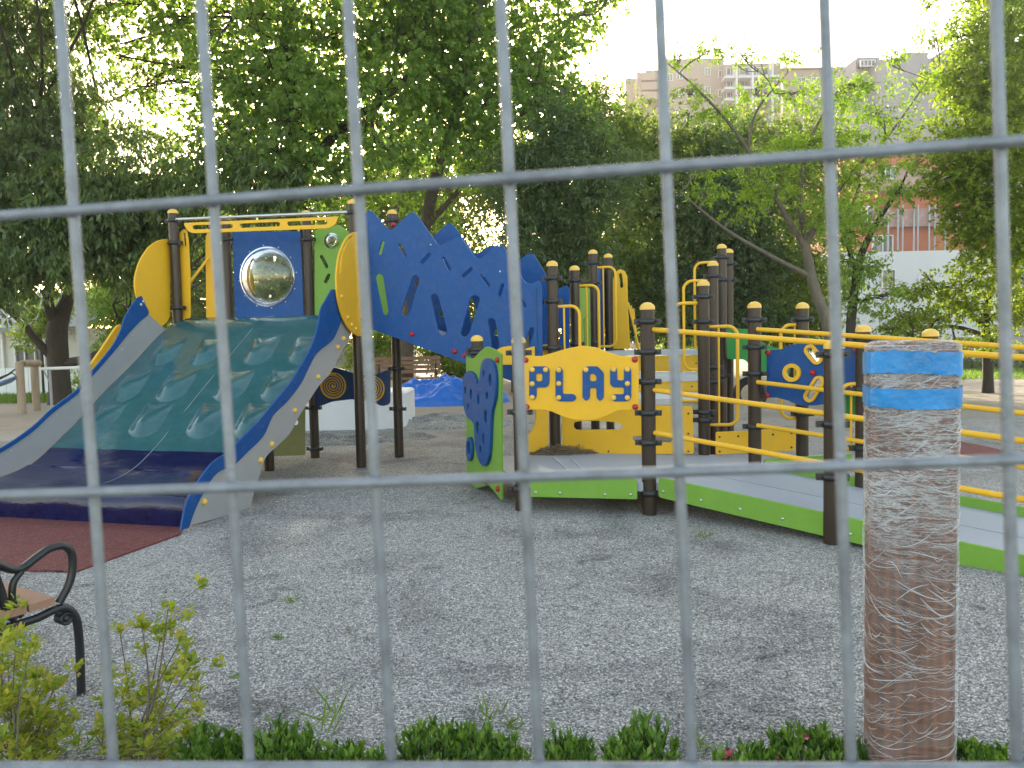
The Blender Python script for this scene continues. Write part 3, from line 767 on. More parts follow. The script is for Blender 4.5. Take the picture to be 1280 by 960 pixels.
for x_, y0_, y1_ in ((465, 282, 408), (674, 360, 480)):
    s0, za = FB.sz(x_, y0_); _, zb = FB.sz(x_, y1_); b.box(FB.w(s0, (za + zb) / 2, .088), .006, .004, abs(za - zb), FB.d)
b.build('seam', 'navy', bp1)
FB2 = Frame(POS['B'] + v * .72, POS['G'] - POS['B'])
bp2 = plate('bridge_panel', FB2, [[(s_ + .08, z_) for s_, z_ in lp] for lp in mloops], 'blue', PS, thick=.02, off=-.075, sz=True)
s1, z1 = FB.sz(*cb([(195, 684)])[0]); s2, z2 = FB.sz(*cb([(1045, 1000)])[0])
b = MB()
a0 = FB.w(s1, z1 + .12, .05); a1 = FB.w(s2, z2 + .12, .05); bb0 = FB2.w(s1 + .08, z1 + .12, -.05); bb1 = FB2.w(s2 + .08, z2 + .12, -.05)
dn = Vector((0, 0, -.05))
b.add([a0, a1, bb1, bb0, a0 + dn, a1 + dn, bb1 + dn, bb0 + dn], [(0, 1, 2, 3), (7, 6, 5, 4), (0, 4, 5, 1), (1, 5, 6, 2), (2, 6, 7, 3), (3, 7, 4, 0)])
b.build('bridge_deck', 'deck', PS)
bolts('red_bolt', Frame(POS['E'], u), [(496, 282)], 'red', PS, r=.028, h=.03, off=.09)

# --- lower deck, ramp ---------------------------------------------------------
ZD = .26
def XY(p): return (p[0], p[1])
deckp = [XY(POS['Q'] + Vector((-.0, -.03, 0))), XY(POS['P'] + Vector((-.06, -.03, 0))), XY(POS['P945']), (3.07, 6.92), (3.0, 7.2), XY(POS['P1003']), XY(POS['K']), XY(POS['G']), XY(POS['R'])]
b = MB(); b.slab(deckp, ZD - .07, ZD); dk = b.build('lower_deck', 'deck', PS)
b = MB(); a_ = gnd(700, 577, ZD); 
for (xa, ya, xb, yb) in ((692, 572, 711, 588), (713, 572, 727, 585)):
    p0 = gnd(xa, ya, ZD + .004); p1 = gnd(xb, yb, ZD + .004); dd_ = (p1 - p0).normalized(); b.box((p0 + p1) / 2, (p1 - p0).length, .014, .004, dd_)
b.build('pale_strip', 'tread', dk)
wv = Vector((.735, -.678, 0)).normalized(); wn = Vector((.678, .735, 0)).normalized()
P8 = POS['P']; P9 = POS['P945']
SLP = .080
def rampz(t): return ZD - SLP * t
RL = 3.6; near0 = P8 + wn * .02; wid = (P9 - P8).dot(wn) - .02
b = MB()
r0 = near0 + wv * .0; r1 = near0 + wv * RL
q_ = [r0, r1, r1 + wn * wid, P9 + wn * -.0]
tt = [0, RL, RL, (P9 - near0).dot(wv)]
vs = [(p.x, p.y, rampz(t)) for p, t in zip(q_, tt)] + [(p.x, p.y, rampz(t) - .06) for p, t in zip(q_, tt)]
b.add(vs, [(0, 1, 2, 3), (7, 6, 5, 4), (0, 4, 5, 1), (1, 5, 6, 2), (2, 6, 7, 3), (3, 7, 4, 0)])
# seams between the ramp boards
rp = b.build('ramp', 'deck', PS)
b = MB()
for k in (.5,):
    p0 = near0 + wn * wid * k + wv * .1; p1 = near0 + wn * wid * k + wv * RL
    p0.z = rampz(.1) + .0015; p1.z = rampz(RL) + .0015
    b.box((p0 + p1) / 2, (p1 - p0).length, .006, .002, p1 - p0)
b.build('board_seam', 'pole', rp)
def kerb(name, a, d, L0, L1, z0f, hgt, mat, bpos, n):
    f = Frame(a, d)
    pts = [(L0, z0f(L0)), (L1, z0f(L1)), (L1, z0f(L1) + hgt), (L0, z0f(L0) + hgt)]
    kb = plate(name, f, [fillet(pts, .03, 3)], mat, PS, thick=.02, sz=True)
    bolts('bolt', f, bpos, 'steel', kb, r=.011, h=.008, off=.010)
    return kb
kerb('kerb_panel', near0 - wn * .02, wv, .09, RL, lambda t: rampz(t) - .105, .16, 'green', [(830, 614), (877, 625), (926, 636), (979, 648), (1064, 667)], wn)
kerb('kerb_panel', P9 + wn * .01, wv, .15, RL - .1, lambda t: rampz(t + .1) - .04, .095, 'green', [], wn)
FQ = Frame(POS['Q'] + Vector((0, -.045, 0)), POS['P'] - POS['Q'])
kb = plate('kerb_panel', FQ, [fillet([(664, 595), (791, 595), (797, 600), (797, 623), (664, 620)], 2, 3)], 'green', PS, thick=.02, off=.03)
bolts('bolt', FQ, [(671, 614), (701, 615), (757, 617), (789, 617)], 'steel', kb, r=.012, h=.009, off=.04)
f9 = Frame(Vector((2.2, 6.70, 0)), Vector((.85, .22, 0)))
plate('kerb_panel', f9, [fillet([(0, .2), (.9, .2), (.9, .305), (0, .305)], .02, 2)], 'green', PS, thick=.02, sz=True)
# handrails
def handrail(a, d, z0, L, off, start=.05):
    b = MB(); pts = []
    for t in (start, L * .33, L * .66, L):
        p = a + d * t + wn * off; pts.append((p.x, p.y, z0 - SLP * 1.12 * t))
    b.tube(pts, .019, 12); return b.build('handrail', 'yellow', PS)
for z0 in (1.46, .99, .655): handrail(P8, wv, z0, RL, .0 - .055 + .055)
for z0 in (1.45, .995, .62): handrail(P9, wv, z0, RL, -.06)
# PLAY panel
cq = lambda pts: [(560 + x * .27075, 400 + y * .27075) for x, y in pts]
pl = cq([(358, 170), (365, 166), (440, 165), (500, 148), (560, 130), (625, 118), (690, 126), (745, 148), (800, 165), (872, 168), (884, 178), (884, 405), (876, 412), (790, 413), (740, 438), (690, 456), (640, 460), (590, 457), (540, 443), (490, 420), (455, 411), (366, 410), (358, 402)])
FP = Frame(POS['Q'], POS['P'] - POS['Q'])
PP = plate('name_panel', FP, [fillet(pl, 1.2, 2)], 'yellow', PS, thick=.02, off=.06, bev=.004)
letters = [
    [[(385, 228), (400, 212), (463, 212), (477, 226), (477, 292), (464, 308), (418, 308), (418, 353), (402, 370), (385, 354)], [(416, 245), (445, 245), (445, 280), (416, 280)]],
    [[(505, 228), (521, 212), (538, 228), (538, 338), (588, 338), (602, 355), (588, 372), (520, 372), (505, 357)]],
    [[(628, 228), (645, 212), (697, 212), (725, 242), (725, 355), (708, 372), (692, 355), (692, 311), (662, 311), (662, 355), (645, 372), (628, 355)], [(662, 246), (682, 246), (692, 258), (692, 280), (662, 280)]],
    [[(754, 226), (770, 210), (786, 226), (786, 276), (817, 276), (817, 226), (833, 210), (850, 226), (850, 357), (836, 372), (770, 372), (754, 355), (770, 339), (817, 339), (817, 308), (768, 308), (754, 294)]]]
for lt in letters:
    plate('letter', FP, [fillet(cq(lp), 2.6, 4) for lp in lt], 'blue', PP, thick=.014, off=.076, bev=.002)
bolts('letter_knob', FP, cq([(400, 228), (460, 228), (399, 292), (399, 354), (520, 229), (520, 291), (520, 355), (644, 228), (770, 226), (833, 226), (833, 291), (833, 355), (770, 355)]), 'cap', PP, r=.021, h=.018, off=.083)
bolts('red_bolt', FP, cq([(367, 184), (866, 181), (372, 397), (868, 398)]), 'red', PP, r=.024, h=.024, off=.07)
# green/blue climbing panel
FG = Frame(POS['R'], POS['Q'] - POS['R'])
cg = lambda pts: [(580 + x * .2604, 400 + y * .2604) for x, y in pts]
gr = cg([(50, 168), (68, 182), (88, 183), (118, 150), (150, 125), (185, 138), (222, 160), (224, 865), (190, 820), (160, 788), (98, 806), (52, 765)])
GP = plate('climbing_panel', FG, [[FG.sz(*p) for p in fillet(gr, 2, 3)]], 'green', PS, thick=.02, off=.075, sz=True)
bo = cg([(75, 243), (98, 255), (112, 285), (119, 305), (130, 280), (138, 220), (150, 190), (170, 183), (195, 200), (208, 240), (212, 300), (208, 370), (193, 430), (186, 500), (181, 620), (168, 680), (150, 697), (128, 675), (112, 620), (104, 540), (98, 490), (66, 460), (50, 400), (47, 320), (54, 262)])
bh = [circ(cg([(a, c)])[0], rx * .26, ry * .26, 12) for a, c, rx, ry in [(60, 335, 5, 18), (88, 355, 6, 26), (125, 380, 6, 25), (152, 255, 5, 18), (184, 285, 7, 30), (168, 360, 6, 20), (74, 413, 4, 16), (162, 460, 8, 33), (120, 513, 8, 31), (150, 567, 6, 28), (135, 617, 5, 20)]]
plate('climbing_shape', FG, [smooth_loop(bo, 4)] + bh, 'blue', GP, thick=.03, off=.10, bev=.006)
plate('ring_hold', FG, [circ(cg([(77, 615)])[0], 15 * .26, 58 * .26), circ(cg([(77, 610)])[0], 7.5 * .26, 32 * .26)], 'blue', GP, thick=.03, off=.10, bev=.005)
bolts('red_bolt', FG, cg([(47, 168), (210, 190), (152, 773), (212, 806)]), 'red', GP, r=.026, h=.026, off=.088)
# low yellow panels round the deck and the steps
FGK = Frame(POS['G'], POS['K'] - POS['G'])
yl = [(704, 500), (867, 508), (868, 566.5), (704, 566.5)]
lowp = plate('riser_panel', FGK, [[FGK.sz(*p) for p in fillet([(704, 504), (866, 507), (868, 566), (705, 567)], 3, 3)],
       [FGK.sz(*p) for p in smooth_loop([(719, 529), (724, 526), (745, 525), (770, 527), (779, 531), (775, 535.5), (745, 536), (722, 536)], 3)],
       [FGK.sz(*p) for p in capsule((795, 547), (838, 548.5), 3.4)]], 'yellow', PS, thick=.02, off=.06, sz=True)
bolts('bolt', FGK, [(861, 516), (861, 563), (762, 563), (861, 541)], 'clamp', lowp, r=.010, h=.006, off=.07)
FRG = frame_between('R', 'G')
plate('riser_panel', FRG, [fillet([(640, 500), (682, 498), (682, 556), (640, 575)], 2, 2), smooth_loop([(656, 512), (666, 513), (665, 530), (657, 543), (652, 530)], 3)], 'yellow', PS, thick=.02, off=.05)
FGH = Frame(POS['R'] + Vector((.05, .1, 0)), POS['G'] - POS['R'])
plate('top_panel', FGH, [fillet([(613, 443), (628, 434), (640, 432), (655, 437), (672, 432), (687, 430), (687, 456), (613, 456)], 2, 2)], 'yellow', PS, thick=.02, off=-.02)
zs = [.79, .965, 1.225]
for k, z in enumerate(zs):
    g0 = POS['G'] + v * (1.0 * k + .04) - u * .0; g1 = g0 + u * 1.46
    d1 = 1.0 if k < 2 else 1.05
    b = MB(); b.slab([XY(g0), XY(g1), XY(g1 + v * d1), XY(g0 + v * d1)], z - .055, z); b.build('step_tread', 'tread', PS)
    if k > 0:
        fk = Frame(g0 + v * .03, u)
        rr_ = plate('riser_panel', fk, [fillet([(.02, zs[k - 1] + .004), (1.44, zs[k - 1] + .004), (1.44, z - .06), (.02, z - .06)], .01, 2)], 'yellow', PS, thick=.02, sz=True)
        bolts('bolt', fk, [(.1, (zs[k - 1] + z) / 2 - .03), (.72, (zs[k - 1] + z) / 2 - .03), (1.3, (zs[k - 1] + z) / 2 - .03)], 'clamp', rr_, r=.010, h=.006, off=.010, sz=True)
# guard loops
def loop_guard(key, sgn, wpx, ytop, ybot, bars=(.5,), rr=.016, xpx=None):
    f = Frame(POS[key], u); s0, zt = f.sz(xpx or 640, ytop); x0 = xpx
    _, zb = f.sz(xpx or 640, ybot)
    W = wpx; r = .09
    pts = [(sgn * .03, zt)] + [(sgn * (W - r + r * math.sin(a)), zt - r + r * math.cos(a)) for a in np.linspace(0, math.pi / 2, 6)] + [(sgn * (W - r + r * math.cos(a)), zb + r - r * math.sin(a)) for a in np.linspace(0, math.pi / 2, 6)] + [(sgn * .03, zb)]
    b = MB(); b.tube([f.w(s, z) for s, z in pts], rr, 10)
    for k in bars:
        b.tube([f.w(sgn * W * k, zt), f.w(sgn * W * k, zb)], rr * .62, 8)
    b.build('guard_rail', 'yellow', PS)
loop_guard('G', 1, .27, 383, 490, xpx=700, bars=(.42,))
loop_guard('H', 1, .27, 357, 462, xpx=730, bars=(.5,))
loop_guard('I', 1, .28, 334, 433, xpx=755, bars=(.45,))
loop_guard('K', -1, .29, 379, 501, xpx=860, bars=())
loop_guard('L', -1, .31, 351, 462, xpx=870, bars=(.2,))
loop_guard('M', -1, .32, 328, 438, xpx=885, bars=(.2,))
loop_guard('K', 1, .31, 408, 531, xpx=905, bars=(.45,))
loop_guard('P1003', -1, .19, 406, 523, xpx=990, bars=(.35,))
loop_guard('P1079', -1, .17, 480, 562, xpx=1060, bars=(.5,))
# side panels of the steps
FLM = Frame(POS['L'], v)
plate('side_panel', Frame(POS['L'] + v * .1, v), [fillet([(0.02, .98), (.78, 1.15), (.78, 2.0), (.6, 2.1), (.4, 1.98), (.02, 1.95)], .06, 3), capsule((.25, 1.3), (.3, 1.5), .05), capsule((.5, 1.6), (.55, 1.75), .05), capsule((.3, 1.7), (.22, 1.82), .04), capsule((.55, 1.2), (.5, 1.4), .05)], 'bluegrey', PS, thick=.02, sz=True)
bolts('red_bolt', Frame(POS['L'] + v * .1, v), [(.05, 1.9), (.74, 1.3)], 'red', PS, r=.028, h=.03, off=.01, sz=True)
plate('side_panel', Frame(POS['H'] + v * .1, v), [fillet([(.02, .98), (.8, 1.2), (.8, 2.02), (.02, 1.98)], .04, 3), capsule((.4, 1.3), (.4, 1.6), .05)], 'green', PS, thick=.02, sz=True)
plate('side_panel', Frame(POS['I'] + v * .1, v), [fillet([(.02, 1.23), (.6, 1.23), (.6, 2.3), (.02, 2.35)], .04, 3)], 'blue', PS, thick=.02, sz=True)
FJ = Frame(POS['J'] + u * .10, u)
plate('exit_panel', FJ, [fillet([(767, 436), (766.5, 350), (769, 341), (775, 336.5), (781, 338.6), (784.5, 346), (785, 376), (788, 436)], 1.5, 3), capsule((776, 343.5), (777.5, 358), 2)], 'yellow', PS, thick=.02, off=.02)
b = MB()
for k in range(3): b.tube([FJ.w(*FJ.sz(785 + k * .3, 378 + k * 3), -.25 * k), FJ.w(*FJ.sz(799 - k * 4, 437), -.25 * k)], .014, 6)
b.build('exit_rail', 'yellow', PS)
FN = Frame(POS['N'] + v * .08, v)
plate('exit_panel', FN, [fillet([(0, 1.2), (.32, 1.2), (.34, 2.1), (.24, 2.42), (.1, 2.42), (0, 2.2)], .05, 3), capsule((.17, 2.15), (.17, 2.3), .04)], 'yellow', PS, thick=.02, sz=True)
# small green slide at the back of the steps
fgs = Frame(Vector((2.72, 9.15, 0)), u)
gs = [(908, 410), (936, 411.5), (945, 420), (958, 431), (976, 437), (990, 452), (986, 470), (962, 467), (945, 463), (930, 449), (909, 449)]
sgr = plate('green_chute', fgs, [fillet(gs, 3, 4)], 'green_dark', PS, thick=.03)
plate('green_chute', Frame(Vector((2.72, 9.15, 0)) + v * .5, u), [[fgs.sz(*p) for p in fillet(gs, 3, 4)]], 'green_dark', PS, thick=.03, sz=True)
b = MB(); pts_ = [fgs.sz(*p) for p in [(912, 446), (930, 446), (945, 459), (962, 464), (986, 467)]]
for (sa, za), (sb, zb) in zip(pts_[:-1], pts_[1:]):
    p0 = fgs.w(sa, za) ; p1 = fgs.w(sb, zb); b.add([p0, p1, p1 + v * .5, p0 + v * .5, p0 + dn * .4, p1 + dn * .4, p1 + v * .5 + dn * .4, p0 + v * .5 + dn * .4], [(0, 1, 2, 3), (7, 6, 5, 4), (0, 4, 5, 1), (2, 6, 7, 3)])
b.build('chute_bed', 'log', PS)
# blue ring panel beside the ramp
FF = Frame(P9 + wn * .09, POS['P1079'] - P9)
cf = lambda x, y: (960 + x / 6, 400 + y / 6)
face = [cf(*p) for p in [(-8, 228), (30, 224), (100, 220), (190, 180), (280, 178), (430, 178), (520, 212), (662, 218), (672, 228), (672, 515), (655, 522), (555, 522), (480, 590), (430, 630), (350, 642), (240, 640), (150, 602), (60, 580), (-8, 585)]]
def wid_caps(a, c, hw): return [FF.sz(*p) for p in capsule(cf(*a), cf(*c), hw / 6)]
h1 = wid_caps((322, 228), (372, 290), 22); h2 = wid_caps((388, 462), (318, 572), 22); hc = [FF.sz(*p) for p in circ(cf(185, 395), 38 / 6)]
fpn = plate('ring_panel', FF, [[FF.sz(*p) for p in fillet(face, 2.5, 3)], h1, h2, hc], 'blue', PS, thick=.02, sz=True)
plate('ring_hold', FF, [[FF.sz(*p) for p in circ(cf(185, 395), 69 / 6)], hc], 'yellow', fpn, thick=.03, off=.018, bev=.006, sz=True)
plate('ring_hold', FF, [wid_caps((322, 228), (372, 290), 46), h1], 'yellow', fpn, thick=.03, off=.018, bev=.006, sz=True)
plate('ring_hold', FF, [wid_caps((388, 462), (318, 572), 46), h2], 'yellow', fpn, thick=.03, off=.018, bev=.006, sz=True)
bolts('red_bolt', FF, [cf(5, 245), cf(340, 395), cf(0, 565), cf(668, 228), cf(672, 505)], 'red', fpn, r=.026, h=.026, off=.012)
fgp = Frame(POS['P1079'] + wn * .35, wv)
plate('slat_panel', fgp, [[(fgp.sz(1055, 492)[0], .62), (fgp.sz(1074, 492)[0], .66), (fgp.sz(1074, 492)[0], 1.0), (fgp.sz(1055, 492)[0], 1.0)]], 'green_dark', PS, thick=.02, sz=True)
# yellow kerb between the steps and the ramp landing
FK = Frame(POS['K'], POS['P1003'] - POS['K'])
ky = plate('kerb_panel', FK, [fillet([(894, 539), (993, 535), (993, 562), (894, 567)], 2, 3)], 'yellow', PS, thick=.02, off=.06)
bolts('bolt', FK, [(899, 545), (922, 544), (965, 542), (988, 540), (899, 563), (988, 558)], 'clamp', ky, r=.010, h=.006, off=.07)

# dry twigs left on the deck
b = MB(); c0 = gnd(703, 567, ZD)
for k in range(420):
    a = rng.random() * 6.28; r_ = .36 * rng.random() ** .6; x = c0.x + r_ * math.cos(a); y = c0.y + r_ * .35 * math.sin(a)
    hz = max(0, .085 * (1 - (r_ / .36) ** 1.5)); z = ZD + .006 + hz * rng.random()
    d = Vector((rng.normal(), rng.normal() * .6, rng.normal() * .35)).normalized() * (.02 + .035 * rng.random())
    p0 = Vector((x, y, z)) - d; p1 = Vector((x, y, z)) + d; p0.z = max(p0.z, ZD + .005); p1.z = max(p1.z, ZD + .005)
    b.tube([p0, p1], .0028, 4)
tag(b.build('dry_twig_pile', 'dry', org=(c0.x, c0.y, ZD)), 'small heap of dry brown twigs on the grey deck behind the letter panel', 'twig pile')

exec_rest = True
# ------------------------------------------------------------------ mesh fence
FROT = np.array([[0.99407024, 0.05074051, 0.09617569], [-0.04698403, 0.99805673, -0.04093003], [-0.09806561, 0.0361686, 0.99452248]])
FT = np.array([0.00612884, 0.04496301, 0.37749909])
def fpt(i, j, dz=0.0):
    X = FROT @ np.array([i * .075, j * .14388, dz]) + FT
    return CM @ Vector((X[0], -X[1], -X[2]))
FE = thing('mesh_fence', fpt(0, 9.0), 'grey galvanised welded wire fence panel right in front of the view', 'wire fence')
b = MB()
NI, J0, J1 = 15, -5, 9
for i in range(-NI, NI + 1):
    b.tube([fpt(i, j + .0, 0) for j in np.linspace(J0, J1, 15)], .0027, 10)
for j in range(J0, J1 + 1):
    b.tube([fpt(i, j, -.0046) for i in np.linspace(-NI, NI, 31)], .0027, 10)
for i in range(-NI, NI + 1):
    for j in range(J0, J1 + 1):
        p = fpt(i, j, -.0021); b.lathe(p, [(.0005, -.0028), (.0026, -.0014), (.0026, .0014), (.0005, .0028)], (0, 1, 0), 6)
b.build('wire_mesh', 'wire', FE)
for i in (-NI - .25, NI + .25):
    b = MB(); b.tube([fpt(i, J0 - .3), fpt(i, J1 + .3)], .019, 14); b.build('frame_post', 'wire', FE)
for j in (J0 - .15, J1 + .15):
    b = MB(); b.tube([fpt(-NI - .25, j), fpt(NI + .25, j)], .019, 14); b.build('frame_rail', 'wire', FE)

# ------------------------------------------------------------------ wrapped post
pc = at(1136, 700, 2.36); pw = .122
zt = at(1140, 426, 2.36).z
WP = thing('wrapped_post', (pc.x, pc.y, 0), 'thick brown timber post wrapped in clear film with two blue tape bands', 'post')
ANG = math.atan2(pc.x, pc.y)
def sq(a, r, p=4.2):
    c, s = math.cos(a), math.sin(a); k = (abs(c) ** p + abs(s) ** p) ** (-1 / p)
    x, y = r * k * c, r * k * s
    ca, sa = math.cos(-ANG * .75), math.sin(-ANG * .75)
    return Vector((pc.x + x * ca - y * sa, pc.y + x * sa + y * ca, 0))
def prism_rings(zs_, rs_, seg=72, wob=0.0, caps=True):
    b = MB(); vs = []; n = len(zs_)
    for z, r in zip(zs_, rs_):
        for k in range(seg):
            p = sq(2 * math.pi * k / seg, r * (1 + wob * rng.normal())); p.z = z; vs.append(p)
    fs = [(i * seg + k, i * seg + (k + 1) % seg, (i + 1) * seg + (k + 1) % seg, (i + 1) * seg + k) for i in range(n - 1) for k in range(seg)]
    b.add(vs, fs, True)
    if caps: b.add(vs[-seg:], [tuple(range(seg))])
    return b, seg, n
b, _, _ = prism_rings([-.05, zt - .02, zt - .008, zt - .003], [pw, pw, pw - .006, pw - .02]); b.build('timber', 'wood', WP)
zz_ = list(np.linspace(.0, zt - .02, 60)) + [zt - .005, zt + .002]; rr_ = [pw + .005] * 60 + [pw - .002, pw - .02]
bf, seg, n_ = prism_rings(zz_, rr_, wob=.009)
me = bf.mesh('film'); uv = me.uv_layers.new(name='UVMap')
for poly in me.polygons:
    for li in poly.loop_indices:
        vi = me.loops[li].vertex_index % (seg * n_); k = vi % seg; z = me.vertices[me.loops[li].vertex_index].co.z
        if k == 0 and (any((me.loops[l2].vertex_index % (seg * n_)) % seg == seg - 1 for l2 in poly.loop_indices)): k = seg
        uv.data[li].uv = (k / seg * 1.0, z)
la = me.attributes.new('layers', 'FLOAT', 'POINT')
lay = []
for vtx in me.vertices:
    z = vtx.co.z; f_ = .32 + 1.0 * min(1, max(0, (z - .62) / .30)); lay.append(f_)
la.data.foreach_set('value', lay)
film_o = link('film', me, WP, 'film')
b = MB()
for k in range(750):
    z0 = rng.random() ** .9 * zt; a0 = -math.pi / 2 + rng.normal() * 1.0; ln = .15 + 1.1 * rng.random() ** 1.6
    zc = .5 * math.sin(z0 * 6.0 + 1.0) + .35 * math.sin(z0 * 13 + a0)
    sl = zc * .35 + rng.normal() * .13 + (.45 if rng.random() < .12 else 0) - (.5 if rng.random() < .08 else 0)
    n = 11; pts = []; rs = []; cv = rng.normal() * .010 - .012 * ln; wmax = .0002 + .0015 * rng.random() ** 5
    up = .05 * ln * ln
    for m_ in range(n):
        t = m_ / (n - 1); a = a0 + ln * (t - .5); p = sq(a, pw + .0058 + wmax * .5); p.z = min(zt - .012, max(.01, z0 + sl * pw * ln * (t - .5) * 1.6 + cv * math.sin(math.pi * t) + up * max(0, a + 1.2) ** 2))
        pts.append(p); rs.append(.00025 + wmax * math.sin(math.pi * (.05 + .9 * t)))
    b.tube(pts, rs, 4, caps=False)
# loose end and the flap near the torn hole
b.build('crease', 'crease', film_o)
for y0, y1 in ((440, 469), (486, 511)):
    za = at(1140, y1, 2.22).z; zb = at(1140, y0, 2.22).z
    bt, sg_, nn_ = prism_rings(np.linspace(za, zb, 5), [pw + .0095] * 5, wob=.003, caps=False)
    bt.v = [(p[0], p[1], p[2] + .004 * math.sin(2 * math.atan2(p[1] - pc.y, p[0] - pc.x) + y0) + .0018 * rng.normal()) for p in bt.v]
    tb = bt.build('tape_band', 'tape', WP)
    tb.data.transform(Matrix.Translation(Vector((pc.x, pc.y, za)) - ORG[WP.name]).inverted()) if False else None

# ------------------------------------------------------------------ cast iron bench (near, left edge)
bf_ = Vector((.53, .85, 0)).normalized(); lg = gnd(99, 869)
FBn = Frame(lg, bf_); ax_b = Vector((-.85, .53, 0))
NB = thing('park_bench', (lg.x, lg.y, 0), 'black cast iron bench arm with brown seat planks on the gravel at the near edge', 'bench')
cbn = lambda pts: [(x * .3125, 660 + y * .3125) for x, y in pts]
def iron(pts_px, w, name, f, shift=0.0, d=.016, taper=None):
    q = smooth_loop(cbn(pts_px), 5, False); pts = [f.w(*f.sz(*p)) + ax_b * shift for p in q]
    n = len(pts); rs = [(w * (1 if taper is None else taper[0] + (taper[1] - taper[0]) * i / (n - 1)), d) for i in range(n)]
    b = MB(); b.tube(pts, rs, 10, flat=f.n.cross((pts[1] - pts[0]).normalized())); return b
def bench_frame(shift, parent):
    f = FBn
    parts = [
        ([(325, 678), (322, 560), (315, 430), (303, 360), (270, 322), (225, 325), (150, 360), (90, 380), (40, 395), (-60, 420), (-140, 470)], .017),   # front leg into seat rail
        ([(-60, 120), (0, 148), (45, 165), (90, 160), (150, 115), (200, 82), (255, 72), (285, 100), (290, 160), (275, 225), (235, 300)], .016),      # arm
        ([(85, 172), (55, 215), (48, 270), (62, 325), (85, 350)], .013),                                                                           # inner scroll
        ([(-20, 190), (5, 260), (25, 330), (60, 365)], .016),
        ([(-60, -60), (-45, 60), (-20, 190), (-30, 330), (-60, 480), (-110, 700), (-125, 860)], .017),                                                # back upright / rear leg
        ([(20, 395), (-10, 430), (5, 470)], .013)]
    o = None
    b = MB()
    for pts, w in parts:
        bb = iron(pts, w, 'x', f, shift); b.add(bb.v, bb.f, True)
    for cx_, cy_ in ((262, 362), (20, 415)):
        c = f.w(*f.sz(*cbn([(cx_, cy_)])[0])) + ax_b * shift
        b.lathe(c - ax_b * -.02, [(.026, -.02), (.026, .03), (.018, .034), (.018, .028), (.008, .028), (.006, .036), (.0005, .037)], -ax_b, 16)
    return b.build('side_frame', 'iron', parent)
bench_frame(0.0, NB); bench_frame(1.35, NB)
zse = FBn.sz(*cbn([(150, 325)])[0])[1] + .018
s_front = FBn.sz(*cbn([(235, 300)])[0])[0]
for k in range(4):
    c = FBn.w(s_front - .07 - k * .105, zse) + ax_b * .70
    b = MB(); b.box(c, 1.44, .095, .03, ax_b); b.build('seat_plank', 'bench_slat', NB)
for k in range(3):
    c = FBn.w(s_front - .52 - .02 * k, zse + .17 + k * .11) + ax_b * .70
    b = MB(); b.box(c, 1.44, .028, .09, ax_b); b.build('back_plank', 'bench_slat', NB)

# ------------------------------------------------------------------ low planting along the fence
def shrub_clump(px, Y, wpx, hpx, name, label, leaf, group, L=.037, W=.0125, base_py=None):
    c = at(px, 900, Y); w = wpx * Y / FPX / 2; h = at(px, hpx + 9, Y).z * 1.10
    t = thing(name, (c.x, c.y, 0), label, 'shrub', group)
    n = int(3600 * w / .15 * (h / .28) * .55)
    ntw = max(30, n // 14)
    a = rng.random(ntw) * 6.28; r = rng.random(ntw) ** .5
    lump = .80 + .20 * np.sin(a * 2 + px) * np.sin(r * 5 + px * .7); hh = h * (.62 + .38 * rng.random(ntw) ** .8) * lump * (1 - .38 * r ** 3)
    tip = np.stack([c.x + w * r * np.cos(a) + .02 * rng.normal(size=ntw), c.y + min(w, .20) * r * np.sin(a), hh], 1)
    root = np.stack([c.x + w * .75 * r * np.cos(a), c.y + min(w, .22) * .75 * r * np.sin(a), hh * 0], 1)
    b = MB()
    for p, q in zip(root, tip): b.tube([p, q], [.0028, .0014], 4)
    b.build('stem', 'bark', t)
    k = 14; li = np.repeat(np.arange(ntw), k); f_ = 1 - .55 * rng.random(len(li)) ** 1.5
    p = root[li] + (tip - root)[li] * f_[:, None]
    ax = unit(len(li)) * .7; ax[:, 2] = np.abs(ax[:, 2]) + .9
    nn = unit(len(li)); sc = .65 + .6 * rng.random(len(li))
    leaf_object('foliage', p, ax, nn, L * sc, W * sc, leaf, t, curl=.1, mid=.55)
    return t, tip
AZ = 'low azalea clumps along the fence'
az = [(250, 2.34, 80, 903, 'dark azalea clump beside the golden shrub'), (290, 2.36, 60, 918, 'low dark azalea filling the gap before the dome'), (350, 2.34, 100, 900, 'rounded azalea clump with a dome top'), (430, 2.30, 110, 926, 'lowest and thinnest of the azalea clumps'),
      (555, 2.34, 125, 893, 'tall azalea clump near the middle of the row'), (622, 2.34, 46, 908, 'narrow azalea clump at the end of the tall one'), (708, 2.34, 70, 910, 'small azalea clump below the letter panel'),
      (800, 2.34, 95, 896, 'azalea clump with upright bright tips'), (930, 2.28, 90, 928, 'low azalea clump with pink flowers'), (1010, 2.34, 100, 905, 'azalea clump left of the wrapped post'), (1068, 2.36, 50, 918, 'small azalea sprig touching the wrapped post'), (1215, 2.34, 60, 928, 'azalea sprig against the right side of the wrapped post'), (1250, 2.34, 70, 930, 'azalea clump right of the wrapped post')]
for px, Y, w, h, lab in az:
    t, tip = shrub_clump(px, Y, w, h, 'azalea_shrub', lab, 'lf_azalea', AZ)
    if 'pink' in lab or 'left of' in lab:
        n = 44 if 'pink' in lab else 14
        ii = rng.choice(len(tip), n // 6 + 1); C_ = np.repeat(tip[ii], 6, 0)[:n] + rng.normal(size=(n, 3)) * .003; C_[:, 1] -= .03; C_[:, 2] += .005
        ax = unit(n); ax[:, 2] = np.abs(ax[:, 2]); leaf_object('blossom', C_, ax, unit(n), np.full(n, .018), np.full(n, .015), 'pink', t)

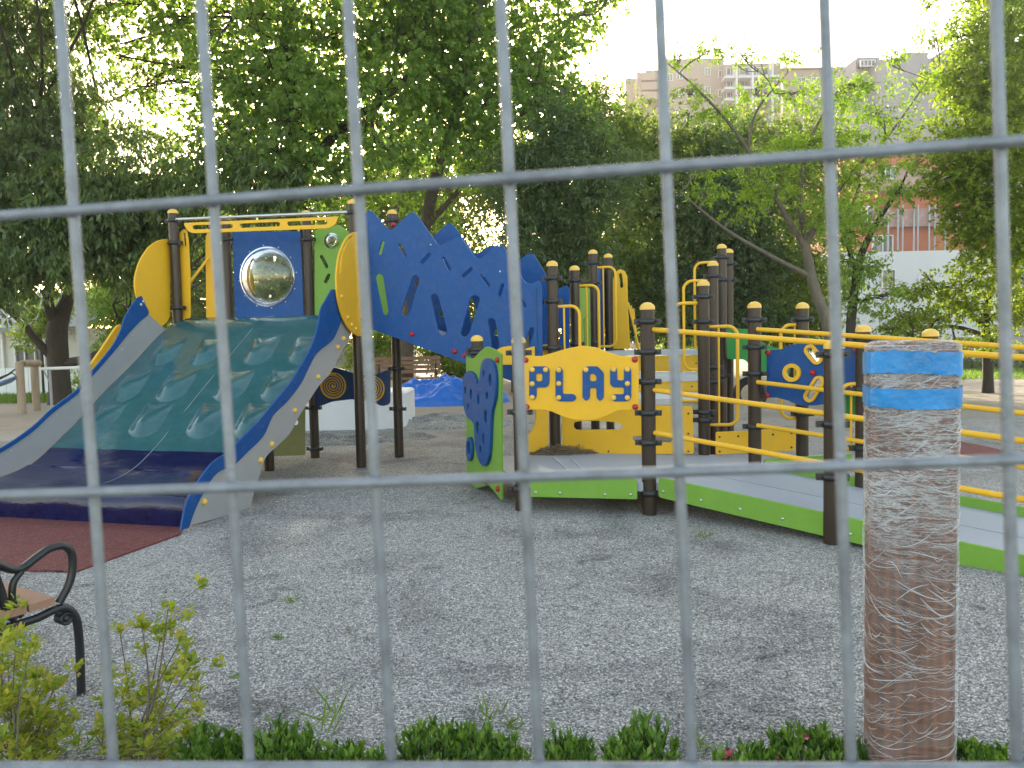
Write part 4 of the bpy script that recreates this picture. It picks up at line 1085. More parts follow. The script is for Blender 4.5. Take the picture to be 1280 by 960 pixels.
def golden(px, Y, stems, name, label):
    """stems: list of photo polylines rising from the base"""
    c = at(px, 950, Y); t = thing(name, (c.x, c.y, 0), label, 'shrub', 'golden shrubs at the fence')
    b = MB(); Cs = []
    for pl_ in stems:
        dep = Y + rng.normal() * .09
        pts = [Vector(at(x, y, dep + rng.normal() * .02)) for x, y in pl_]
        if pts[0].z > .05: pts = [Vector((pts[0].x + rng.normal() * .02, pts[0].y, 0))] + pts
        q = smooth_loop([tuple(p) for p in pts], 4, False)
        b.tube(q, list(np.linspace(.0045, .0014, len(q))), 5)
        m_ = len(q)
        for k in range(m_ // 3, m_):
            if rng.random() < .75 or k == m_ - 1:
                d = Vector(rng.normal(size=3)) * .045; d.z = abs(d.z) * .6 + .01
                e = Vector(q[k]) + d; b.tube([q[k], e], [.0012, .0008], 4)
                Cs.append(np.array(e)) if rng.random() < .7 else None
        Cs.append(np.array(q[-1]))
    b.build('stem', 'bark_grey', t)
    Cs = np.array(Cs); k = 20
    p = np.repeat(Cs, k, 0) + rng.normal(size=(len(Cs) * k, 3)) * .010
    ax = unit(len(p)); ax[:, 2] = np.abs(ax[:, 2]) * .7 + .2
    nn = unit(len(p)) * .5 + np.array([0, 0, 1]); sc = .6 + .7 * rng.random(len(p))
    leaf_object('foliage', p, ax, nn, .031 * sc, .0145 * sc, 'lf_spirea', t, mid=.55)
def stemset(px, base, tips):
    out = []
    for (x, y) in tips:
        mx = px + (x - px) * .45 + rng.normal() * 6; my = base + (y - base) * .55
        out.append([(px + rng.normal() * 12, base), (mx, my), (x, y)])
    return out
golden(175, 2.48, stemset(172, 985, [(210, 762), (150, 790), (178, 785), (200, 800), (226, 800), (240, 830), (215, 850), (130, 880), (160, 860), (190, 875), (245, 850), (225, 895), (140, 905), (205, 925), (170, 915), (120, 920), (235, 915), (190, 905), (150, 930), (215, 905), (150, 940), (215, 942)]), 'golden_shrub', 'spindly golden green shrub with open twigs in front of the bench')
golden(30, 2.36, stemset(25, 985, [(5, 785), (20, 800), (35, 820), (10, 830), (55, 850), (70, 855), (45, 845), (78, 880), (25, 860), (60, 890), (5, 880), (40, 900), (15, 920), (80, 920), (55, 930), (-10, 820), (-20, 870), (70, 940), (30, 940), (0, 940), (88, 900), (50, 870), (15, 880), (65, 910), (35, 880)]), 'golden_shrub', 'bushy golden green shrub with reddish tips in the corner below the bench arm')

# weeds on the gravel
for (x, y, s, lab) in [(365, 744, .07, 'flat weed on bare gravel below the spiral panel'), (882, 663, .09, 'flat weed beside the ramp kerb'), (350, 790, .05, 'tiny weed sprout on the gravel'), (612, 893, .10, 'upright weed near the tall azalea clump'), (640, 900, .07, 'small weed next to the azalea clump'),
                       (415, 905, .20, 'long grass blade arching over the azaleas'), (100, 935, .14, 'broad grass blade between the golden shrubs'), (870, 930, .10, 'thin grass blade near the low azalea'), (300, 838, .05, 'pale weed sprout at the wire')]:
    p = gnd(x, y + 8); t = None; n = 14
    ax = unit(n); ax[:, 2] = np.abs(ax[:, 2]) * (1.6 if s > .085 else .4) + .1
    C_ = np.array(p)[None] + rng.normal(size=(n, 3)) * s * .2; C_[:, 2] = .003
    o = leaf_object('weed', C_, ax, unit(n) + np.array([0, 0, .6]), s * (.5 + .6 * rng.random(n)), np.full(n, min(.008, s * .14 + .002)), 'lf_weed', org=tuple(p))
    tag(o, lab, 'weed', 'weeds on the gravel')

M['lf_dry'] = leaf_mat('dry_leaf', [(.06, .035, .018), (.13, .08, .035), (.20, .14, .07)], .1)
n = 260; Y_ = 2.6 + 7 * rng.random(n); X_ = (rng.random(n) * 2 - 1) * Y_ * .6; k_ = ~((X_ > -.3) & (Y_ > 5.4)) & ~((X_ < -2.2) & (Y_ > 4.4)); X_, Y_ = X_[k_], Y_[k_]; n = len(X_)
ax = unit(n); ax[:, 2] *= .15
o = leaf_object('leaf_litter', np.column_stack([X_, Y_, np.full(n, .012)]), ax, unit(n) * .3 + np.array([0, 0, 1]), .012 + .03 * rng.random(n) ** 2, .005 + .012 * rng.random(n) ** 2, 'lf_dry', org=(0, 5, 0), kind='stuff')
tag(o, 'scattered bits of dry leaf lying on the gravel', 'leaf litter')
# ------------------------------------------------------------------ things behind
# white block
BK = MB(); p0 = gnd(505, 533); 
def rbox(name, x0, x1, y0, y1, h, r, mat, org, **kw):
    pts = fillet([(x0, y0), (x1, y0), (x1, y1), (x0, y1)], r, 5); b = MB(); b.slab(pts, -.03, h - .03)
    ins = fillet([(x0 + .03, y0 + .03), (x1 - .03, y0 + .03), (x1 - .03, y1 - .03), (x0 + .03, y1 - .03)], r, 5)
    n = len(pts); 
    b.add([(p[0], p[1], h - .03) for p in pts] + [(p[0], p[1], h) for p in ins], [(i, (i + 1) % n, n + (i + 1) % n, n + i) for i in range(n)] + [tuple(range(n, 2 * n))], False)
    return b.build(name, mat, org=org)
wb = rbox('concrete_block', -4.6, -1.72, 12.35, 13.6, .60, .12, 'white', (-3.1, 13, 0)); tag(wb, 'low white painted block behind the spiral panel', 'block')
# blue tarp heap
def heap(name, cx, cy, wx, wy, h, mat, seed, rough=.25, n=70, label=None, cat=None, ridg=True, f0=2.2):
    r2 = np.random.default_rng(seed); xs = np.linspace(-1, 1, n); X, Yv = np.meshgrid(xs, xs, indexing='ij')
    Z = np.zeros_like(X); fr = f0; am = 1.0
    for o in range(5):
        a = r2.random() * 6.28; ph = r2.random(3) * 6.28
        w1 = np.sin(fr * (X * math.cos(a) + Yv * math.sin(a)) + ph[0] + 1.3 * np.sin(fr * .7 * Yv + ph[1])) * np.cos(fr * .8 * (X * math.sin(a) - Yv * math.cos(a)) + ph[2])
        Z += am * ((1 - np.abs(w1)) if ridg else w1); am *= .55; fr *= 1.9
    Z = Z / np.abs(Z).max(); R = np.sqrt(X ** 2 + Yv ** 2); env = np.clip(1 - R ** 2.2, 0, 1) ** .6
    H = h * env * (1 - rough + rough * Z * 1.2) - .02 * (R > .98)
    vs = np.stack([cx + X * wx, cy + Yv * wy, H], -1).reshape(-1, 3)
    fs = [(i * n + j, (i + 1) * n + j, (i + 1) * n + j + 1, i * n + j + 1) for i in range(n - 1) for j in range(n - 1) if R[i, j] < 1.02]
    b = MB(); b.add([tuple(p) for p in vs], fs, True); o = b.build(name, mat, org=(cx, cy, 0)); return tag(o, label, cat)
tp = gnd(548, 508); heap('tarpaulin', tp.x + .05, tp.y + 1.0, 1.5, 1.05, .62, 'tarp', 4, .75, n=110, f0=3.4, label='crumpled bright blue tarpaulin heaped on the ground under the bridge', cat='tarpaulin')
for k, (x, y, wx, wy, h, lab) in enumerate([(400, 553, 1.0, .4, .17, 'dark gravel heap in front of the white block'), (560, 530, 1.5, .8, .20, 'spread of dug soil in front of the blue tarpaulin'), (480, 548, .8, .4, .10, 'low gravel ridge right of the white block')]):
    p = gnd(x, y); heap('soil_heap', p.x, p.y, wx, wy, h, 'gravel', 20 + k, .5, label=lab, cat='soil heap', ridg=False, f0=4)
# far bench
def far_bench():
    c = at(508, 470, 20.0); t = thing('park_bench', (c.x, c.y, 0), 'brown slatted bench with backrest behind the blue bridge', 'bench')
    for k in range(4):
        b = MB(); b.box((c.x, c.y + .22 + k * .02, .62 + k * .115), 1.75, .03, .095); b.build('back_slat', 'slat', t)
    for k in range(4):
        b = MB(); b.box((c.x, c.y + .14 - k * .11, .45), 1.75, .095, .035); b.build('seat_slat', 'slat', t)
    for sx in (-.75, .75):
        b = MB(); b.tube([(c.x + sx, c.y - .2, 0), (c.x + sx, c.y - .2, .43), (c.x + sx, c.y + .15, .42), (c.x + sx, c.y + .32, 1.02)], .025, 8); b.tube([(c.x + sx, c.y + .16, .42), (c.x + sx, c.y + .22, 0)], .025, 8); b.build('leg', 'iron', t)
far_bench()
# log frame and sling on the left
lf = gnd(28, 517); lf2 = gnd(46, 513)
t = thing('log_frame', (lf.x, lf.y, 0), 'pale brown log post frame at the left beside the tree', 'play frame')
for p in (lf, lf2):
    b = MB(); b.lathe((p.x, p.y, 0), [(.085, -.05), (.085, 1.12), (.07, 1.15)], seg=14); b.build('post', 'log', t)
b = MB(); q0 = at(34, 454, lf.y + .1); q1 = at(46, 454, lf2.y); b.tube([q0 + Vector((-.1, 0, 0)), q1 + Vector((.05, 0, 0))], .075, 12); b.build('crossbeam', 'log', t)
b = MB(); s0 = at(26, 457, lf.y); s1 = at(-60, 490, lf.y - .3)
b.tube([s0, at(10, 468, lf.y), at(-20, 480, lf.y)], .018, 6); b.tube([at(27, 475, lf.y), at(15, 466, lf.y), at(0, 474, lf.y)], .016, 6); b.build('rope', 'rope', t)
b = MB(); pts = [at(20, 471, lf.y - .1), at(8, 477, lf.y - .1), at(-10, 482, lf.y - .1), at(-60, 484, lf.y - .1)]
b.tube(pts, [(.02, .10), (.05, .22), (.07, .28), (.07, .3)], 12); b.build('sling_seat', 'bluegrey', t)
# white tube rail
t = thing('tube_rail', tuple(gnd(80, 502)), 'thin white tube rail around the foot of the dark tree', 'rail')
Yr = 17.4
b = MB(); b.tube([at(52, 461, Yr), at(112, 459, Yr)], .035, 8); b.build('bar', 'white', t)
for x in (62, 104):
    b = MB(); g = at(x, 461, Yr); b.tube([(g.x, g.y, 0), g], .03, 8); b.tube([at(x - 8, 462, Yr), at(x, 478, Yr)], .02, 6); b.build('leg', 'pole', t)
# half buried tyre
c = at(938, 492, 9.6)
b = MB(); b.tube([(c.x + .17 * math.cos(a), c.y, c.z - .0 + .17 * math.sin(a)) for a in np.linspace(-.6, math.pi + .6, 16)], .05, 8)
tag(b.build('rubber_arch', 'tyre', org=(c.x, c.y, 0)), 'small black rubber arch beside the green chute', 'play arch')

# ------------------------------------------------------------------ grass strips
def grass(name, poly, n, h):
    xs = np.array([p[0] for p in poly]); ys = np.array([p[1] for p in poly])
    X = []; 
    while len(X) < n:
        x = rng.uniform(xs.min(), xs.max(), n); y = rng.uniform(ys.min(), ys.max(), n)
        ins = np.zeros(n, bool); m = len(poly); j = m - 1
        for i in range(m):
            c_ = ((ys[i] > y) != (ys[j] > y)) & (x < (xs[j] - xs[i]) * (y - ys[i]) / (ys[j] - ys[i] + 1e-12) + xs[i]); ins ^= c_; j = i
        X += list(zip(x[ins], y[ins]))
    X = np.array(X[:n]); C_ = np.column_stack([X, np.zeros(n)])
    ax = unit(n) * .45; ax[:, 2] = 1
    o = leaf_object(name, C_, ax, unit(n), h * (.5 + .8 * rng.random(n)), np.full(n, .022), 'lf_grass', mid=.3); tag(o, 'strip of short green grass at the edge of the gravel', 'grass', kind='stuff'); return o
grass('grass', [XY(gnd(-120, 507)), XY(gnd(165, 503)), XY(gnd(165, 494)), XY(gnd(-120, 494))], 9000, .16)
o = grass('grass', [XY(gnd(1120, 476)), XY(gnd(1330, 474)), XY(gnd(1330, 455)), XY(gnd(1120, 457))], 14000, .12); o['label'] = 'wide lawn strip beyond the gravel behind the ramp rails'

# ------------------------------------------------------------------ trees
def tr(base, Y, r0, pts):
    """trunk polyline: base photo x at depth Y, then photo points with radii"""
    g = at(base, 470, Y); out = [((g.x, g.y, -.1), r0 * 1.25), ((g.x, g.y, .35), r0)]
    for (x, y, dy, r) in pts: out.append((P3(x, y, Y + dy), r))
    return out
# dark leathery tree on the left
tree('broadleaf_tree', 'dark leathery leaved tree with a forked black trunk at the left edge', tr(74, 19.5, .26, [(72, 440, 0, .25), (72, 408, 0, .24), (82, 380, 0, .17), (95, 345, -.3, .13), (110, 300, -.5, .1)]),
     [bl(-10, 220, 16, 85), bl(40, 300, 15.5, 60), bl(95, 235, 16, 70), bl(160, 225, 16, 60), bl(215, 255, 16, 50), bl(130, 290, 16, 55), bl(205, 310, 16.5, 34), bl(30, 120, 16.5, 75), bl(-30, 20, 17, 100), bl(60, 30, 17.5, 55, .8, .7), bl(5, 350, 15.5, 38), bl(90, 170, 17, 50, .8, .6), bl(180, 165, 17, 40, .7, .6), bl(-60, 330, 16, 80), bl(75, 320, 15.6, 40), bl(250, 215, 15.5, 45), bl(300, 225, 15.2, 45), bl(345, 210, 15, 40), bl(330, 250, 15, 28),
      bl(160, 340, 17, 30, .8, .8), ((-10, 12, 11), 2.3, .6, .5), ((-7.8, 12.5, 12), 2.2, .6, .5), ((-11.8, 13, 10.5), 2.3, .6, .5), ((-9, 10.4, 12.4), 2.0, .6, .7), ((-6.6, 12, 10.8), 1.8, .6, .55), ((-10.5, 14.6, 10), 2.2, .6, .75), ((-12.2, 11, 12), 2.0, .6, .7), ((-8.4, 14, 9.8), 1.9, .6, .75), ((-7, 14.5, 11.5), 2, .6, .7), bl(50, 170, 17, 55), bl(20, 230, 17.5, 70), bl(100, 290, 17, 50), bl(180, 280, 17, 45), bl(110, 120, 17.5, 30, .7, .4), bl(240, 290, 16.5, 34), bl(150, 310, 16.8, 40)],  # overhead blobs are out of view, added as dark canopy for the slide to mirror
     'lf_dark', 'bark', .15, .050, lai=5.5, droop=.75, clump=.45, per_clump=60, spray=8, group=None,
     limbs=[[(P3(72, 405, 19.5), .16), (P3(60, 380, 19.2), .13), (P3(62, 340, 18.6), .11), (P3(40, 290, 18), .08), (P3(30, 200, 17.5), .06)],
            [(P3(76, 455, 19.5), .13), (P3(110, 448, 19.4), .11), (P3(140, 430, 19.2), .08), (P3(165, 400, 19), .05)],
            [(P3(70, 452, 19.5), .12), (P3(45, 425, 19.3), .10), (P3(20, 395, 19.2), .085), (P3(-30, 360, 19), .06)],
            [(P3(70, 345, 18.2), .09), (P3(20, 352, 17), .10), (P3(-20, 368, 16.5), .12)]])
# fresh green trees
tree('ginkgo_tree', 'tall fresh green tree with drooping small leaves behind the slide platform', tr(372, 16.5, .24, [(370, 300, 0, .2), (366, 180, 0, .17), (362, 60, 0, .14), (360, -80, 0, .1)]),
     [bl(330, 70, 16, 80), bl(290, 170, 15.5, 45), bl(400, 140, 15.5, 72), bl(420, 40, 16, 80), bl(480, 110, 15.5, 70), bl(310, -40, 17, 100), bl(440, -90, 17, 120), bl(350, 190, 15, 50), bl(430, 205, 15, 45), bl(500, 190, 15, 45), bl(250, 60, 16.5, 45, .8, .7), bl(200, 20, 17, 55, .7, .5), bl(300, 110, 15.3, 50), bl(520, 20, 16, 70), bl(380, 235, 15.5, 34), bl(240, 120, 16.4, 35, .8, .5), bl(150, 70, 17.4, 40, .7, .45), bl(190, -60, 18, 100), bl(350, 130, 17, 70), bl(450, 180, 17, 60), bl(400, 90, 17.5, 80), bl(300, 200, 17, 50), bl(480, 30, 17, 70), bl(340, 250, 16, 34), bl(460, 235, 16.5, 30), bl(275, 150, 16.5, 38, .8, .6), bl(540, -20, 17, 90), ((-5, 13.5, 10.5), 2.0, .6, 1.2), ((-2, 13.5, 11), 2.0, .6, 1.0), bl(150, 55, 18, 45, .7, .5), bl(235, 40, 17.5, 45, .7, .6), bl(115, 15, 18, 40, .7, .5), bl(180, 110, 18, 34, .6, .4), bl(110, 140, 18, 34, .6, .35), bl(210, 95, 18, 40, .6, .3)],  # high unseen blobs given by coordinates were added for the slide's reflection
     'lf_ginkgo', 'bark', .085, .075, lai=3.1, droop=.65, clump=.42, per_clump=90, spray=9, group=None, twig_r=.017,
     limbs=[[(P3(368, 250, 16.5), .12), (P3(400, 190, 16), .1), (P3(440, 150, 15.7), .085), (P3(475, 128, 15.5), .06)]])
tree('ginkgo_tree', 'fresh green tree with a pale grey trunk rising behind the far bench', tr(507, 21.2, .22, [(510, 400, -1, .19), (528, 300, -2.5, .15), (548, 210, -4, .13), (580, 110, -4.5, .11), (600, -10, -4.5, .09)]),
     [bl(600, 110, 16.5, 70), bl(560, 60, 16.5, 60), bl(650, 60, 16.5, 60), bl(690, 90, 16, 45), bl(640, 140, 16, 50), bl(585, 180, 16, 45), bl(690, 145, 15.4, 36), bl(720, 20, 16.5, 40), bl(620, -40, 17, 90), bl(700, -50, 17, 60), bl(545, -60, 17, 90), bl(760, -5, 16.5, 24, .7, .7), bl(655, 190, 15.2, 22), bl(710, 120, 15.4, 26), bl(540, 150, 16.4, 45), bl(560, 120, 17.5, 70), bl(520, 90, 18, 60), bl(610, 40, 17.5, 70), bl(660, 110, 17, 50), bl(500, 230, 18, 30, .9, .6), bl(560, 235, 18, 34, .9, .6), bl(610, 215, 17.5, 34, .9, .7), bl(545, 265, 19, 30, .8, .7)],
     'lf_ginkgo', 'bark_grey', .085, .075, lai=3.1, droop=.65, clump=.42, per_clump=90, spray=9, group=None, twig_r=.017,
     limbs=[[(P3(510, 330, 20), .08), (P3(500, 260, 19), .07), (P3(515, 190, 18.5), .05)], [(P3(535, 280, 18), .08), (P3(580, 230, 17.5), .06), (P3(610, 180, 17), .05)], [(P3(555, 180, 17), .09), (P3(640, 100, 16.5), .06), (P3(700, 40, 16.5), .04)]])
# dense evergreen in the centre
tree('evergreen_tree', 'dense dark evergreen tree rising behind the blue bridge', tr(655, 16.0, .17, [(650, 380, -.3, .14), (655, 280, -.6, .11), (690, 180, -.8, .08), (705, 140, -.8, .06)]),
     [bl(690, 200, 14.8, 55), bl(665, 270, 14.6, 55), bl(730, 250, 14.6, 52), bl(715, 165, 15, 42), bl(655, 330, 14.6, 40), bl(725, 310, 14.8, 40), bl(640, 215, 15.2, 30), bl(765, 215, 15, 32), bl(690, 350, 15, 30)],
     'lf_ever', 'bark_grey', .11, .030, lai=6.5, droop=.15, clump=.34, per_clump=80, spray=10, group=None)
OL = 'leafy trees filling the back of the park'
tree('park_tree', 'olive green tree in front of the left end of the beige apartments', tr(775, 20.5, .2, [(770, 380, 0, .17), (785, 250, 0, .13), (790, 160, 0, .08)]),
     [bl(760, 158, 20, 42), bl(800, 178, 20, 46), bl(770, 205, 19.5, 48), bl(815, 225, 19.5, 45), bl(735, 125, 20, 34), bl(845, 190, 20, 40), bl(790, 270, 19, 45), bl(765, 330, 19, 40), bl(820, 320, 19, 42), bl(720, 160, 20, 30)],
     'lf_olive', 'bark', .10, .05, lai=5.0, droop=.35, clump=.5, per_clump=80, group=None)
tree('park_tree', 'deep green tree right of centre behind the thin pale trunk', tr(880, 20.5, .2, [(885, 380, 0, .17), (880, 280, 0, .13), (895, 190, 0, .08)]),
     [bl(880, 182, 20, 42), bl(900, 225, 19.5, 48), bl(860, 270, 19, 50), bl(915, 300, 19, 50), bl(850, 340, 18.8, 45), bl(930, 355, 18.6, 45), bl(890, 370, 18.6, 40), bl(940, 250, 19.6, 45), bl(960, 320, 19, 45)],
     'lf_ever', 'bark', .11, .05, lai=5.5, droop=.35, clump=.45, per_clump=80, group=None)
tree('park_tree', 'mixed green tree below the second beige block', tr(985, 21.5, .2, [(990, 380, 0, .17), (985, 250, 0, .12), (990, 170, 0, .08)]),
     [bl(950, 182, 21, 40), bl(995, 178, 21, 36), bl(1020, 195, 21, 40), bl(975, 215, 20.5, 45), bl(1005, 265, 20, 48), bl(1000, 330, 19.5, 48), bl(975, 385, 19, 40), bl(1030, 360, 20, 40), bl(1040, 240, 20.5, 34), bl(920, 168, 21, 28)],
     'lf_olive', 'bark', .10, .05, lai=4.6, droop=.35, clump=.5, per_clump=80, group=None)
# light locust like tree
tree('locust_tree', 'airy light green tree with a leaning bare trunk in front of the buildings', tr(1046, 14.0, .115, [(1035, 410, 0, .105), (1018, 360, 0, .095), (1010, 325, 0, .085), (1006, 300, 0, .07)]),
     [bl(850, 68, 13, 16, .3, .8), bl(880, 62, 13, 14, .3, .8), bl(925, 66, 13, 18, .3, .8), bl(980, 66, 13, 16, .3, .8), bl(860, 118, 13, 18, .4), bl(900, 140, 13, 26, .4), bl(945, 110, 13, 16, .4), bl(990, 118, 13, 24, .4), bl(1040, 118, 13.5, 36, .5), bl(1075, 105, 13.5, 26, .5), bl(1090, 140, 13.5, 34, .5, .8), bl(1050, 165, 13.3, 44, .5), bl(1010, 185, 13.4, 38, .5), bl(1130, 150, 14, 22, .5, .8), bl(1140, 105, 14, 18, .4, .7), bl(970, 235, 13.5, 35, .5), bl(1075, 215, 13.4, 40, .5), bl(1045, 265, 13.2, 42, .6), bl(1100, 190, 13.8, 22, .5, .8), bl(930, 215, 13.2, 26, .5, .6), bl(880, 240, 13.4, 28, .4, .7), bl(925, 265, 13.4, 24, .4, .7), bl(870, 205, 13.3, 24, .4, .7), bl(965, 195, 13.4, 26, .4, .8), bl(1115, 70, 14, 10, .3), bl(1170, 45, 14, 10, .3)],
     'lf_locust', 'bark_grey', .085, .028, lai=1.5, droop=.25, clump=.26, per_clump=60, spray=10, flat=.45, shell=3.0, group=None, twig_r=.008,
     limbs=[[(P3(1008, 310, 14), .065), (P3(985, 275, 13.8), .05), (P3(960, 230, 13.5), .04), (P3(920, 165, 13.2), .03), (P3(870, 110, 13), .018), (P3(835, 80, 13), .008)],
            [(P3(1007, 305, 14), .065), (P3(1035, 255, 13.8), .05), (P3(1065, 215, 13.7), .038), (P3(1110, 170, 13.8), .025), (P3(1160, 100, 14), .010)],
            [(P3(1012, 345, 14), .05), (P3(960, 318, 13.7), .038), (P3(905, 285, 13.4), .028), (P3(850, 240, 13.2), .016)],
            [(P3(1007, 300, 14), .06), (P3(1000, 240, 13.7), .05), (P3(1015, 170, 13.5), .03), (P3(1050, 110, 13.5), .015)],
            [(P3(935, 190, 13.3), .03), (P3(945, 140, 13.2), .02), (P3(985, 90, 13), .01)]])
tree('locust_tree', 'slim tree with two dark stems beside the white wall', tr(1062, 15.5, .10, [(1064, 400, 0, .095), (1070, 350, 0, .085), (1076, 320, 0, .075), (1095, 280, 0, .055), (1125, 235, 0, .035)]),
     [bl(1085, 335, 15, 20, .6), bl(1060, 330, 15.2, 28, .7), bl(1080, 265, 15, 24, .6), bl(1125, 235, 15, 24, .5), bl(1110, 370, 15.2, 12, .5), bl(1065, 290, 15.2, 30, .7), bl(1150, 200, 15, 18, .5), bl(1060, 375, 15.6, 22, .7)],
     'lf_ginkgo', 'bark', .10, .04, lai=2.6, droop=.4, clump=.28, per_clump=60, group=None, twig_r=.008,
     limbs=[[(P3(1072, 345, 15.5), .05), (P3(1058, 290, 15.3), .04), (P3(1075, 230, 15.2), .025)]])
# tall yellow green tree on the right
tree('elm_tree', 'tall yellow green tree with dense fine leaves at the right edge', tr(1320, 15.5, .2, [(1312, 350, 0, .18), (1285, 220, 0, .14), (1262, 100, 0, .1), (1255, -20, 0, .07)]),
     [bl(1235, 50, 15, 48), bl(1215, 110, 15, 44), bl(1260, 130, 14.6, 60), bl(1195, 165, 14.8, 38), bl(1230, 190, 14.4, 50), bl(1275, 230, 14.4, 60), bl(1195, 220, 14.6, 34), bl(1225, 260, 14.4, 46), bl(1300, 60, 15, 70), bl(1250, -20, 15.5, 55), bl(1180, 95, 15.2, 22, .7, .6), bl(1320, 160, 15, 70), bl(1265, 300, 14.6, 46), bl(1215, 300, 14.8, 30), bl(1340, 280, 15, 80), bl(1205, 40, 15.3, 22, .7, .7), bl(1175, 235, 14.8, 14, .6, .8)],
     'lf_yellow', 'bark', .075, .045, lai=5.0, droop=.2, clump=.36, per_clump=90, spray=9, flat=.6, group=None)
# low cherry on the right
tree('cherry_tree', 'low spreading yellow green tree with dark branches above the lawn', tr(1235, 17.0, .11, [(1234, 425, 0, .1), (1232, 405, 0, .085), (1236, 370, 0, .06), (1250, 320, 0, .035)]),
     [bl(1125, 395, 16, 28, .5), bl(1150, 365, 16, 30, .5), bl(1185, 358, 16, 26, .5), bl(1225, 338, 16, 30, .6), bl(1265, 345, 16, 34, .6), bl(1175, 395, 16, 32, .5), bl(1215, 380, 16, 34, .6), bl(1260, 395, 16, 34, .6), bl(1140, 420, 16.2, 22, .4), bl(1195, 425, 16.4, 24, .5), bl(1300, 370, 16, 50), bl(1105, 410, 16, 14, .4), bl(1245, 430, 16.6, 24, .5), ],
     'lf_cherry', 'bark', .085, .045, lai=2.4, droop=.3, clump=.3, per_clump=60, spray=8, flat=.5, group=None, twig_r=.010,
     limbs=[[(P3(1234, 410, 17), .07), (P3(1205, 385, 16.6), .05), (P3(1175, 365, 16.3), .03), (P3(1155, 340, 16.2), .015)],
            [(P3(1238, 425, 17), .08), (P3(1265, 395, 16.8), .06), (P3(1285, 360, 16.6), .04)],
            [(P3(1232, 420, 17), .06), (P3(1190, 408, 16.6), .04), (P3(1140, 415, 16.3), .02)]])
# bushes under the trees
def bush(name, label, px, py, Y, r, leaf, L=.07, W=.04, lai=4.5, sq=.9, group=None, extra=()):
    c = at(px, py, Y); base = ((c.x, c.y, -.05), .05)
    tree(name, label, [base, ((c.x, c.y, max(.2, c.z * .5)), .04), (tuple(c), .02)], [bl(px, py, Y, r, sq)] + [bl(*e) for e in extra], leaf, 'bark', L, W, lai=lai, cat='bush', group=group, clump=.28, per_clump=60, twigs=4, crown_name='foliage')
BU = 'bushes under the trees'
bush('hedge_bush', 'bright yellow green bush left of the far bench', 470, 437, 21.5, 24, 'lf_yellow', group=BU, extra=[(450, 450, 21.5, 20), (480, 420, 21.6, 18)])
bush('hedge_bush', 'bright yellow green bush right of the far bench', 560, 448, 21.5, 28, 'lf_yellow', group=BU, extra=[(585, 465, 21.3, 20), (540, 440, 21.6, 20), (600, 450, 21.6, 24)])
bush('hedge_bush', 'green bush behind the top of the green climbing panel', 640, 430, 20.5, 34, 'lf_olive', group=BU, extra=[(690, 420, 20.5, 34), (660, 390, 20.5, 30)])
bush('hedge_bush', 'shaded green bush behind the stepped posts', 740, 395, 19, 36, 'lf_ever', group=BU, extra=[(780, 400, 19, 38), (815, 385, 19, 34)])
bush('hedge_bush', 'dark green bush behind the yellow loop rails', 850, 400, 18, 38, 'lf_ever', group=BU, extra=[(900, 405, 18, 34), (950, 400, 18, 34)])
bush('hedge_bush', 'sunlit bush at the foot of the leaning trunk', 990, 410, 18.5, 30, 'lf_olive', group=BU, extra=[(1020, 400, 18.5, 28)])
bush('hedge_bush', 'leafy bush beside the dark forked trunk', 106, 482, 20.5, 17, 'lf_ginkgo', group=BU, extra=[(125, 478, 20.5, 14)])
bush('hedge_bush', 'yellow sunlit bush behind the forked trunk', 50, 400, 23, 26, 'lf_yellow', group=BU, extra=[(30, 420, 23, 18), (70, 390, 23, 20)])
bush('hedge_bush', 'green bush behind the left wall of the slide', 150, 400, 21.5, 34, 'lf_ginkgo', group=BU, extra=[(165, 430, 21.5, 30), (130, 375, 21.5, 26), (180, 380, 21.5, 26), (130, 440, 21.5, 20)])
bush('hedge_bush', 'dark clipped bush under the low spreading tree', 1215, 452, 27, 18, 'lf_ever', group=BU, sq=.6, extra=[(1250, 450, 27, 18, .6), (1180, 450, 27, 16, .6), (1285, 448, 27, 18, .6), (1150, 448, 27, 15, .6)])
# distant wood filling the gaps; upper blobs added to block the low sun
fb = []
for k in range(36):
    x = 130 + k * 25 + rng.normal() * 8; fb.append(bl(x, 395 + rng.normal() * 18 - 30 * rng.random(), 27 + rng.random() * 3, 44, .9))
for k in range(30): fb.append(bl(190 + k * 22, 330 + rng.normal() * 22, 28 + rng.random() * 3, 46, .9))
for k in range(17): fb.append(bl(220 + k * 32, 265 + rng.normal() * 22, 29 + rng.random() * 3, 48, .9, .8))
for k in range(9): fb.append(bl(480 + k * 22, 215 + rng.normal() * 20, 30 + rng.random() * 3, 44, .9, .65))
fb += [bl(505, 215, 29, 34), bl(500, 250, 28, 34), bl(520, 285, 28, 34)]  # extra foliage added to stop a sun patch on the gravel
C_, A_, N_, _ = blob_leaves(fb, 3.2, .15, .08, clump=.6, per_clump=60)
o = leaf_object('treeline', C_, A_, N_, .15 * (.7 + .6 * rng.random(len(C_))), .08 * (.7 + .6 * rng.random(len(C_))), 'lf_olive', org=(-1, 27, 0), kind='stuff'); tag(o, 'distant mass of mixed green foliage behind the park trees', 'wood')

